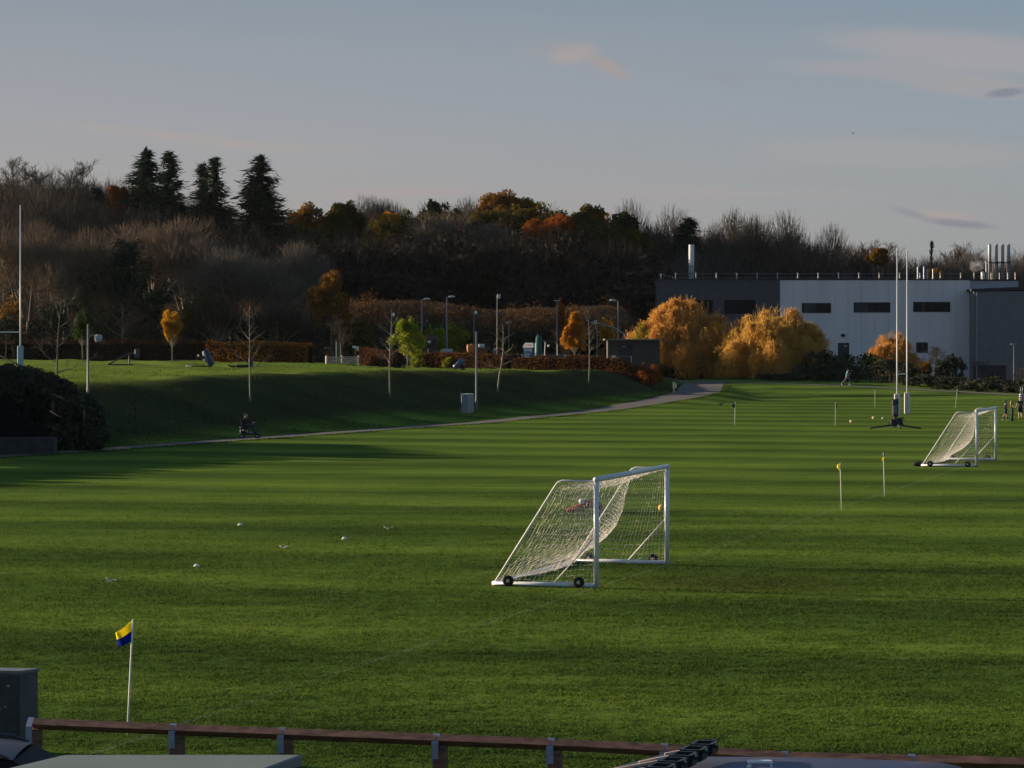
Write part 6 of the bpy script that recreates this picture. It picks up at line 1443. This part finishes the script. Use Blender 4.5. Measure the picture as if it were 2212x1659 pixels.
    # set-back plant block and its four steel flues
    Db = 425; t = thing('plant_block', 'lower pale plant block set back at the right behind the main building', 'building', (X(2093, Db), Db, 0)); w = X(2200, Db) - X(2093, Db); zb = Z(606.5, Db); MB().bbox((0, 0, -1), (w, 14, zb)).build('wall', pm('plant_pale', (.30, .31, .34), .6, .08, 1), t); MB().bbox((-.1, -.1, zb), (w + .1, 14.1, zb + .2)).build('roof', pm('roof_dark', (.02, .022, .028)), t)
    rl = MB(); 
    for px in (2105, 2123, 2142, 2160, 2178, 2194): xx = X(px, Db) - X(2093, Db); MB().tube([(xx, .4, zb + .15), (xx, .4, zb + 1.15)], .05, 6).build('rail_post', SR, t)
    for z in (.6, 1.1): rl.tube([(.3, .4, zb + z), (w - .3, .4, zb + z)], .022, 5)
    rl.build('rail', STEEL, t)
    FS = pm('flue_steel', (.34, .33, .32), .5, .08, 3, metal=.3); g_ = 'four steel flues on the plant block'
    for i, (px, lab) in enumerate(((2138, 'leftmost of the four steel flues, brightest in the sun'), (2152.5, 'second steel flue from the left of the four'), (2166, 'third steel flue from the left of the four'), (2179, 'rightmost of the four steel flues'))):
        Dq = 430; p = Vector((X(px, Dq), Dq, zb)); t = thing('steel_flue', lab, 'chimney', p, 0, g_); hq = Z(527, Dq) - zb; MB().tube([(0, 0, 0), (0, 0, hq - .2), (0, 0, hq)], [.23, .23, .16], 14).build('stack', FS, t, True); MB().tube([(0, 0, hq * .5), (0, 0, hq * .5 + .15)], .30, 14).build('collar', STEEL_D, t)
    t = thing('flue_brace', 'dark steel frame bracing the four flues together', 'frame', (X(2138, 430), 430, zb)); fb = MB(); w = X(2179, 430) - X(2138, 430); hq = (Z(527, 430) - zb) * .5
    fb.tube([(-.2, -.42, hq), (w + .2, -.42, hq)], .08, 4).tube([(-.2, .42, hq), (w + .2, .42, hq)], .08, 4)
    for k in range(4): fb.tube([(w * (k + .5) / 4 + .2, .45, 0), (w * (k + .5) / 4 + .2, .45, hq)], .09, 4)
    fb.build('frame', STEEL_D, t)
    p = Vector((X(2123, 428), 428, zb)); t = thing('steam_vent', 'short pale vent pipe with elbow left of the four flues', 'vent', p); hq = Z(587, 428) - zb; MB().tube([(0, 0, 0), (0, 0, hq * .8), (-.1, 0, hq)], [.3, .26, .2], 12).build('pipe', WHITE_D, t, True); MB().tube([(.5, 0, 0), (.5, 0, hq * 2.1), (.35, 0, hq * 2.2)], .1, 8).build('side_pipe', STEEL, t)
    for px, yt in ((1991, 575), (2001, 583), (2006, 583), (2018, 582)):
        pass
    g_ = 'thin vent pipes on the main roof'
    for px, yt, lab in ((1983, 577, 'thickest thin vent pipe on the main roof right of the rugby posts'), (1996.5, 577, 'second vent pipe right of the rugby posts'), (2003, 583, 'shorter vent pipe right of the rugby posts'), (2016, 582, 'thin vent pipe standing apart at the right of the roof pipes')):
        Dq = 412; t = thing('vent_pipe', lab, 'vent', (X(px, Dq), Dq, zt), 0, g_); hq = Z(yt, Dq) - zt; MB().tube([(0, 0, 0), (0, 0, hq)], .12, 8).build('pipe', STEEL, t); MB().tube([(0, 0, hq), (0, 0, hq + .12)], [.17, .1], 8).build('cap', STEEL, t)
    # drifting steam from the vent
    mb = MB(); mb.ball((0, 0, 0), (1.5, 1.0, 1.2), 20, 14); o = mb.build('steam_plume', steam_mat(), None, True); o.location = P(2109, 572, 428); o.rotation_euler = (0, rad(35), 0); tag(o, 'white puff of steam drifting from the short vent pipe', 'steam', kind='stuff')
    # annex
    Da = 396; t = thing('annex_building', 'dark grey horizontally clad annex at the right edge', 'building', (X(2098, Da), Da, 0)); zl, zr_ = Z(624, Da), Z(619.5, Da); w = 22
    AG = pm('annex_grey', (.15, .148, .145), .6, .12, 1.5); mb = MB(); nb = 24
    for i in range(nb):
        a, b = -2 + (zl + 2 - .3) * i / nb, -2 + (zl + 2 - .3) * (i + 1) / nb; mb.bbox((.5, -.05, a + .015), (w, 0, b - .015))
    mb.bbox((.35, 0, -2), (w, 20, zl - .3)); mb.build('wall', AG, t); MB().prism([(0, zl - .3), (w, zr_ + .1), (w, zr_ + .6), (0, zl)], -.25, 20).build('roof', pm('roof_dark', (.02, .022, .028)), t)
    MB().tube([(.7, -.12, -1), (.7, -.12, zl - .4)], .07, 8).build('downpipe', STEEL, t); MB().bbox((.3, -.12, -1), (4.5, -.056, Z(789, Da))).build('door', dm, t)
    # slanted canopy at the left end of the building
    Dc = 402; t = thing('entrance_canopy', 'dark sloping canopy on slanted struts left of the charcoal wall', 'canopy', (X(1306, Dc), Dc, 0)); x0 = X(1306, Dc); CM = pm('canopy_dark', (.022, .025, .035), .5)
    MB().prism([(0, Z(621, Dc)), (X(1419, Dc) - x0, Z(636, Dc)), (X(1419, Dc) - x0, Z(618, Dc)), (0, Z(610, Dc))], 0, 14).build('slab', CM, t)
    for (a, ya, b, yb, dy) in ((1311, 621, 1334, 742, .4), (1352, 628, 1369, 742, .4), (1356, 628, 1371, 742, 6)):
        p0, p1 = Vector((X(a, Dc) - x0, dy, Z(ya, Dc))), Vector((X(b, Dc) - x0, dy, gz(X(b, Dc), Dc + dy) - .2)); q = p0 + (p1 - p0) * 1.0; MB().tube([p0, q], .16, 8).build('strut', CM, t)
    MB().bbox((X(1396, Dc) - x0, .6, Z(661, Dc)), (X(1417, Dc) - x0, .9, Z(652, Dc))).build('sign_band', pm('band_red', (.09, .025, .02), .7), t)
def steam_mat():
    m, nt, N, L = nt_new('steam'); out = N.new('ShaderNodeOutputMaterial'); v = N.new('ShaderNodeVolumePrincipled'); tc = N.new('ShaderNodeTexCoord'); nz = N.new('ShaderNodeTexNoise'); nz.inputs['Scale'].default_value = 1.5; nz.inputs['Detail'].default_value = 5
    L.new(tc.outputs['Object'], nz.inputs['Vector']); gr = N.new('ShaderNodeVectorMath'); gr.operation = 'LENGTH'; L.new(tc.outputs['Object'], gr.inputs[0])
    mr = N.new('ShaderNodeMapRange'); mr.inputs[1].default_value = 1.25; mr.inputs[2].default_value = .0; mr.inputs[3].default_value = 0; mr.inputs[4].default_value = 1; L.new(gr.outputs['Value'], mr.inputs[0])
    m2 = N.new('ShaderNodeMapRange'); m2.inputs[1].default_value = .46; m2.inputs[2].default_value = .72; m2.inputs[3].default_value = 0; m2.inputs[4].default_value = 1.3; L.new(nz.outputs['Fac'], m2.inputs[0])
    mu = N.new('ShaderNodeMath'); mu.operation = 'MULTIPLY'; L.new(mr.outputs[0], mu.inputs[0]); L.new(m2.outputs[0], mu.inputs[1]); L.new(mu.outputs[0], v.inputs['Density']); v.inputs['Color'].default_value = (.95, .95, .97, 1); L.new(v.outputs[0], out.inputs['Volume'])
    return m
# ------------------------------------------------------------------ people
def person(label, loc, rz, h, pose, cl, hair=None, scale=1):
    J = dict(pel=(0, 0, .93), che=(0, .01, 1.24), nck=(0, 0, 1.42), hd=(0, .03, 1.575), shR=(.165, 0, 1.385), elR=(.215, -.03, 1.12), wrR=(.22, .06, .90), shL=(-.165, 0, 1.385), elL=(-.215, -.03, 1.12), wrL=(-.22, .06, .90),
             hpR=(.085, 0, .90), knR=(.095, .03, .49), anR=(.095, 0, .085), hpL=(-.085, 0, .90), knL=(-.095, .03, .49), anL=(-.095, 0, .085), toR=None, toL=None)
    J.update(pose); J = {k: (Vector(v) if v is not None else None) for k, v in J.items()}
    s = h / 1.70
    for k in 'RL':
        if J['to' + k] is None: J['to' + k] = J['an' + k] + Vector((0, .17, -.05))
    t = thing('person', label, 'person', loc, rz, None, s)
    def rem(o, v):
        m = o.modifiers.new('skin', 'REMESH'); m.mode = 'VOXEL'; m.voxel_size = v; m.use_smooth_shade = True; sm_ = o.modifiers.new('soft', 'SMOOTH'); sm_.iterations = 3; sm_.factor = .5; return o
    b = MB(); up = Vector((0, 0, 1))
    sh = (J['shR'] - J['shL']).normalized()
    b.cap(J['hpR'] * .5 + J['pel'] * .5, J['hpL'] * .5 + J['pel'] * .5, .11, .11); b.cap(J['pel'], J['che'], .105, .125); b.cap(J['che'], J['nck'] - up * .04, .12, .08); b.cap(J['shR'], J['shL'], .06, .06); b.cap(J['nck'] - up * .06, J['hd'] - up * .06, .055, .05)
    b.ball(J['hd'], (.075, .092, .112), 14, 10); fw = Vector((0, 1, 0)); b.ball(J['hd'] + Vector((0, .095, -.02)), (.014, .022, .022), 8, 6); b.ball(J['hd'] + Vector((0, .05, -.085)), (.045, .05, .035), 8, 6)
    for k in (-1, 1): b.ball(J['hd'] + Vector((.076 * k, -.005, -.01)), (.012, .024, .034), 8, 6)
    for k in 'RL':
        b.cap(J['sh' + k], J['el' + k], .052, .040); b.cap(J['el' + k], J['wr' + k], .040, .027)
        d = (J['wr' + k] - J['el' + k]).normalized(); sd = d.cross(Vector((1, 0, 0)) if abs(d.x) < .8 else up).normalized(); w = J['wr' + k]; b.cap(w, w + d * .075, .028, .032)
        nr = d.cross(sd)
        for i, L in enumerate((.066, .076, .072, .056)):
            q = w + d * .085 + sd * (-.027 + .018 * i); m_ = q + d * L * .55 + nr * .006; b.cap(q, m_, .0105, .0100, 6); b.cap(m_, q + d * L * .95 + nr * .022, .0100, .009, 6)
        q = w + d * .03 + sd * -.028; b.cap(q, q + d * .035 - sd * .022, .012, .011, 6); b.cap(q + d * .035 - sd * .022, q + d * .065 - sd * .026, .011, .0095, 6)
        b.cap(J['hp' + k], J['kn' + k], .083, .055); b.cap(J['kn' + k], (J['kn' + k] * .62 + J['an' + k] * .38) + Vector((0, -.012, 0)), .053, .056); b.cap(J['kn' + k] * .62 + J['an' + k] * .38 + Vector((0, -.012, 0)), J['an' + k], .056, .036)
        b.cap(J['an' + k] - up * .03, J['to' + k], .042, .032)
    rem(b.build('body', SKIN, t), .0095)
    e = MB()
    for k in (-1, 1): e.ball(J['hd'] + Vector((.03 * k, .082, .012)), (.012, .010, .008), 8, 6)
    e.build('eyes', DARK, t); MB().ball(J['hd'] + Vector((0, .088, -.055)), (.022, .008, .006), 8, 5).build('mouth', pm('lips', (.30, .10, .09), .5), t)
    # clothing follows the same bones, a little fuller
    if 'top' in cl:
        g = MB(); g.cap(J['pel'] + up * .04, J['che'], .122, .138); g.cap(J['che'], J['nck'] - up * .075, .132, .08); g.cap(J['shR'], J['shL'], .072, .072)
        for k in 'RL':
            f = cl.get('sleeve', .5); g.cap(J['sh' + k], J['sh' + k].lerp(J['el' + k], min(1, f * 2) if f < .5 else 1), .066, .058)
            if f > .5: g.cap(J['el' + k], J['el' + k].lerp(J['wr' + k], (f - .5) * 2), .055, .042)
        rem(g.build('shirt', cl['top'], t), .013)
    if 'legs' in cl:
        g = MB(); g.cap(J['hpR'] * .5 + J['pel'] * .5, J['hpL'] * .5 + J['pel'] * .5, .124, .124); f = cl.get('leglen', 1); loose = cl.get('loose', .008)
        for k in 'RL':
            a = min(1, f * 2); g.cap(J['hp' + k], J['hp' + k].lerp(J['kn' + k], a), .083 + .01 + loose, .083 + (.055 - .083) * a + .01 + loose)
            if f > .5: g.cap(J['kn' + k], J['kn' + k].lerp(J['an' + k], (f - .5) * 2), .062 + loose, .05 + loose)
        rem(g.build('shorts' if f <= .5 else 'trousers', cl['legs'], t), .013)
    if 'socks' in cl:
        g = MB()
        for k in 'RL': g.cap(J['kn' + k].lerp(J['an' + k], .35), J['an' + k], .063, .044)
        rem(g.build('socks', cl['socks'], t), .013)
    if 'shoes' in cl:
        for k in 'RL': rem(MB().cap(J['an' + k] - up * .035, J['to' + k], .048, .040).build('shoe', cl['shoes'], t), .013)
    if hair:
        g = MB(); hdv = J['hd']; g.ball(hdv + Vector((0, -.018, .022)), (.083, .093, .108), 14, 10)
        if hair[1] == 'bun': g.ball(hdv + Vector((0, -.05, .155)), (.05, .05, .065), 10, 8)
        elif hair[1] == 'long': g.cap(hdv + Vector((0, -.08, -.02)), hdv + Vector((0, -.13, -.36)), .07, .055); g.cap(hdv + Vector((0, -.08, .02)), hdv + Vector((0, -.12, -.2)), .08, .07)
        elif hair[1] == 'pony': g.cap(hdv + Vector((0, -.10, .05)), hdv + Vector((0, -.20, -.10)), .035, .018)
        rem(g.build('hair', hair[0], t), .012)
    return t, J
def text_mesh(txt, size):
    c = bpy.data.curves.new('txt', 'FONT'); c.body = txt; c.size = size; c.align_x = 'CENTER'; c.align_y = 'CENTER'; c.extrude = .004
    o = bpy.data.objects.new('txt', c); COL.objects.link(o); dg = bpy.context.evaluated_depsgraph_get(); me = bpy.data.meshes.new_from_object(o.evaluated_get(dg)); bpy.data.objects.remove(o); return me
def build_people():
    KIT = pm('kit_black', (.012, .013, .018), .8, .2, 9); HB = pm('hair_black', (.012, .010, .009), .6); HBL = pm('hair_blond', (.30, .18, .07), .6, .2, 14); HBR = pm('hair_brown', (.08, .04, .02), .6)
    SOCK = pm('socks_navy', (.02, .024, .035), .85); BOOT = pm('boots_pale', (.62, .62, .60), .5); SHB = pm('shoe_black', (.015, .015, .016), .5)
    # walker with bun, striding to the right
    px, yb, yt = 2171.5, 908, 861.5; p = FL(px, yb); hh = M(yb - yt, p.y) / 1.06
    person('person in black kit with high bun and pale boots striding, left of the three walkers', p, rad(-62), hh, dict(pel=(0, 0, .88), hpR=(.085, 0, .86), hpL=(-.085, 0, .86), che=(0, .03, 1.2), nck=(0, .03, 1.38), hd=(0, .04, 1.53), shR=(.165, .02, 1.34), shL=(-.165, .02, 1.34),
           knL=(-.095, .20, .48), anL=(-.095, .28, .085), knR=(.095, -.12, .48), anR=(.095, -.38, .14), toR=(.095, -.28, .02), elR=(.21, -.13, 1.10), wrR=(.18, .05, 1.0), elL=(-.21, .04, 1.10), wrL=(-.16, .24, 1.06)),
           dict(top=KIT, sleeve=.9, legs=KIT, leglen=.32, loose=.03, socks=SOCK, shoes=BOOT), (HB, 'bun'))
    px, yb, yt = 2186, 909.5, 864.5; p = FL(px, yb); hh = M(yb - yt, p.y) / 1.0
    person('person with long blond hair in dark trousers, middle of the three walkers', p, rad(-75), hh, dict(knR=(.09, -.02, .49), anR=(.09, -.10, .085), knL=(-.09, .08, .49), anL=(-.09, .06, .085), elR=(.21, .02, 1.12), wrR=(.16, .22, .95), elL=(-.21, .02, 1.12), wrL=(-.16, .25, 1.05)),
           dict(top=pm('vest_dark', (.03, .03, .036), .8), sleeve=.12, legs=KIT, leglen=.96, loose=.02, shoes=SHB), (HBL, 'long'))
    px, yb, yt = 2203.5, 904.5, 859; p = FL(px, yb); hh = M(yb - yt, p.y) / 1.0
    t, J = person('person seen from behind in black kit with a pale number, right of the three walkers', p, rad(12), hh, dict(knL=(-.09, .05, .49), anL=(-.08, .02, .085), knR=(.08, -.02, .5), anR=(.05, -.22, .22), toR=(.05, -.20, .06), elL=(-.30, -.06, 1.14), wrL=(-.40, -.04, .92), elR=(.25, -.04, 1.12), wrR=(.26, .10, .9)),
           dict(top=KIT, sleeve=.26, legs=KIT, leglen=.36, loose=.03, shoes=pm('shoe_tan', (.25, .12, .06), .6)), (HBL, 'pony'))
    me = text_mesh('2', .26); o = link_obj('number', me, pm('number_grey', (.32, .33, .38), .6), t); o.location = (0, -.150, 1.20); o.rotation_euler = (rad(90), 0, 0)
    # runner
    D = 303.5; x = X(1829, D); p = Vector((x, D, gz(x, D) + .03)); hh = M(834.5 - 797, D) / 1.02
    person('person running along the track in turquoise top and grey leggings', p, rad(-82), hh, dict(pel=(0, .02, .90), che=(0, .07, 1.22), nck=(0, .10, 1.40), hd=(0, .14, 1.56), shR=(.165, .09, 1.36), shL=(-.165, .09, 1.36), hpR=(.085, .02, .87), hpL=(-.085, .02, .87),
           knR=(.09, .32, .56), anR=(.09, .24, .12), knL=(-.09, -.18, .48), anL=(-.09, -.50, .20), toL=(-.09, -.48, .06), elR=(.22, -.10, 1.15), wrR=(.2, .08, 1.02), elL=(-.22, .12, 1.12), wrL=(-.16, .34, 1.18)),
           dict(top=pm('top_turquoise', (.04, .32, .30), .7), sleeve=.25, legs=pm('leggings_grey', (.10, .10, .13), .7), leglen=.92, loose=0, shoes=BOOT), (HBR, 'pony'))
    # rider on a mobility scooter
    p = GP(539, 947, 120, 240); t = thing('mobility_scooter', 'black mobility scooter on the path at the foot of the bank', 'scooter', p); SH = pm('scooter_black', (.015, .015, .018), .4)
    MB().bev((0, 0, .26), (1.05, .5, .12), .04).bev((-.32, 0, .42), (.42, .46, .26), .05).build('chassis', SH, t); MB().bev((-.28, 0, .60), (.46, .46, .09), .04).build('seat', DARK, t); MB().box((-.52, 0, .88), (.09, .42, .52), (0, -.12, 0)).build('backrest', DARK, t)
    MB().tube([(.52, 0, .3), (.44, 0, .70), (.36, 0, .92)], [.05, .04, .035], 8).tube([(.36, -.24, .94), (.34, 0, .92), (.36, .24, .94)], .018, 6).build('tiller', SH, t)
    for x in (-.42, .46):
        for y in (-.26, .26):
            w = MB().tube([(x, y - .04, .14), (x, y + .04, .14)], .14, 18).build('wheel', BLACK, t); MB().tube([(x, y - .045, .14), (x, y + .045, .14)], .06, 12).build('hub', STEEL, w)
    MB().ball((-.50, -.25, .62), .045, 8, 6).ball((-.34, -.27, .46), .05, 8, 6).ball((-.12, -.27, .42), .04, 8, 6).tube([(-.3, -.27, .5), (-.1, -.27, .34)], .015, 6).build('reflector', pm('bright_steel', (.7, .7, .68), .2, .05, 3, metal=.7), t)
    person('person in dark coat and hood seated on the mobility scooter', p + Vector((0, 0, 0)), rad(-90), 1.62, dict(pel=(0, -.28, .72), hpR=(.09, -.25, .72), hpL=(-.09, -.25, .72), che=(0, -.30, 1.04), nck=(0, -.27, 1.22), hd=(0, -.22, 1.38), shR=(.165, -.28, 1.18), shL=(-.165, -.28, 1.18),
           knR=(.12, .18, .78), knL=(-.12, .18, .78), anR=(.11, .26, .40), anL=(-.11, .26, .40), toR=(.11, .42, .36), toL=(-.11, .42, .36), elR=(.25, -.12, .98), wrR=(.20, .16, .94), elL=(-.25, -.12, .98), wrL=(-.20, .16, .94)),
           dict(top=pm('coat_dark', (.02, .018, .02), .85, .2, 6), sleeve=.97, legs=pm('jeans_dark', (.03, .034, .045), .85), leglen=.95, loose=.015, shoes=SHB), (pm('hood_dark', (.02, .018, .02), .85), 'hood'))

# ------------------------------------------------------------------ build
for px, yb, a, r in ((541, 869, .35, 1.5), (843, 859, .2, .9), (1075, 847, .18, .9)):
    q = GP(px, yb, 130, 330); MOUNDS.append((q.x, q.y, a, r))
make_light(); make_world(); build_ground(); build_haze(); build_vegetation()
build_goal(); build_flags(); build_rugby(); build_fence(); build_cars(); build_street(); build_buildings(); build_people()
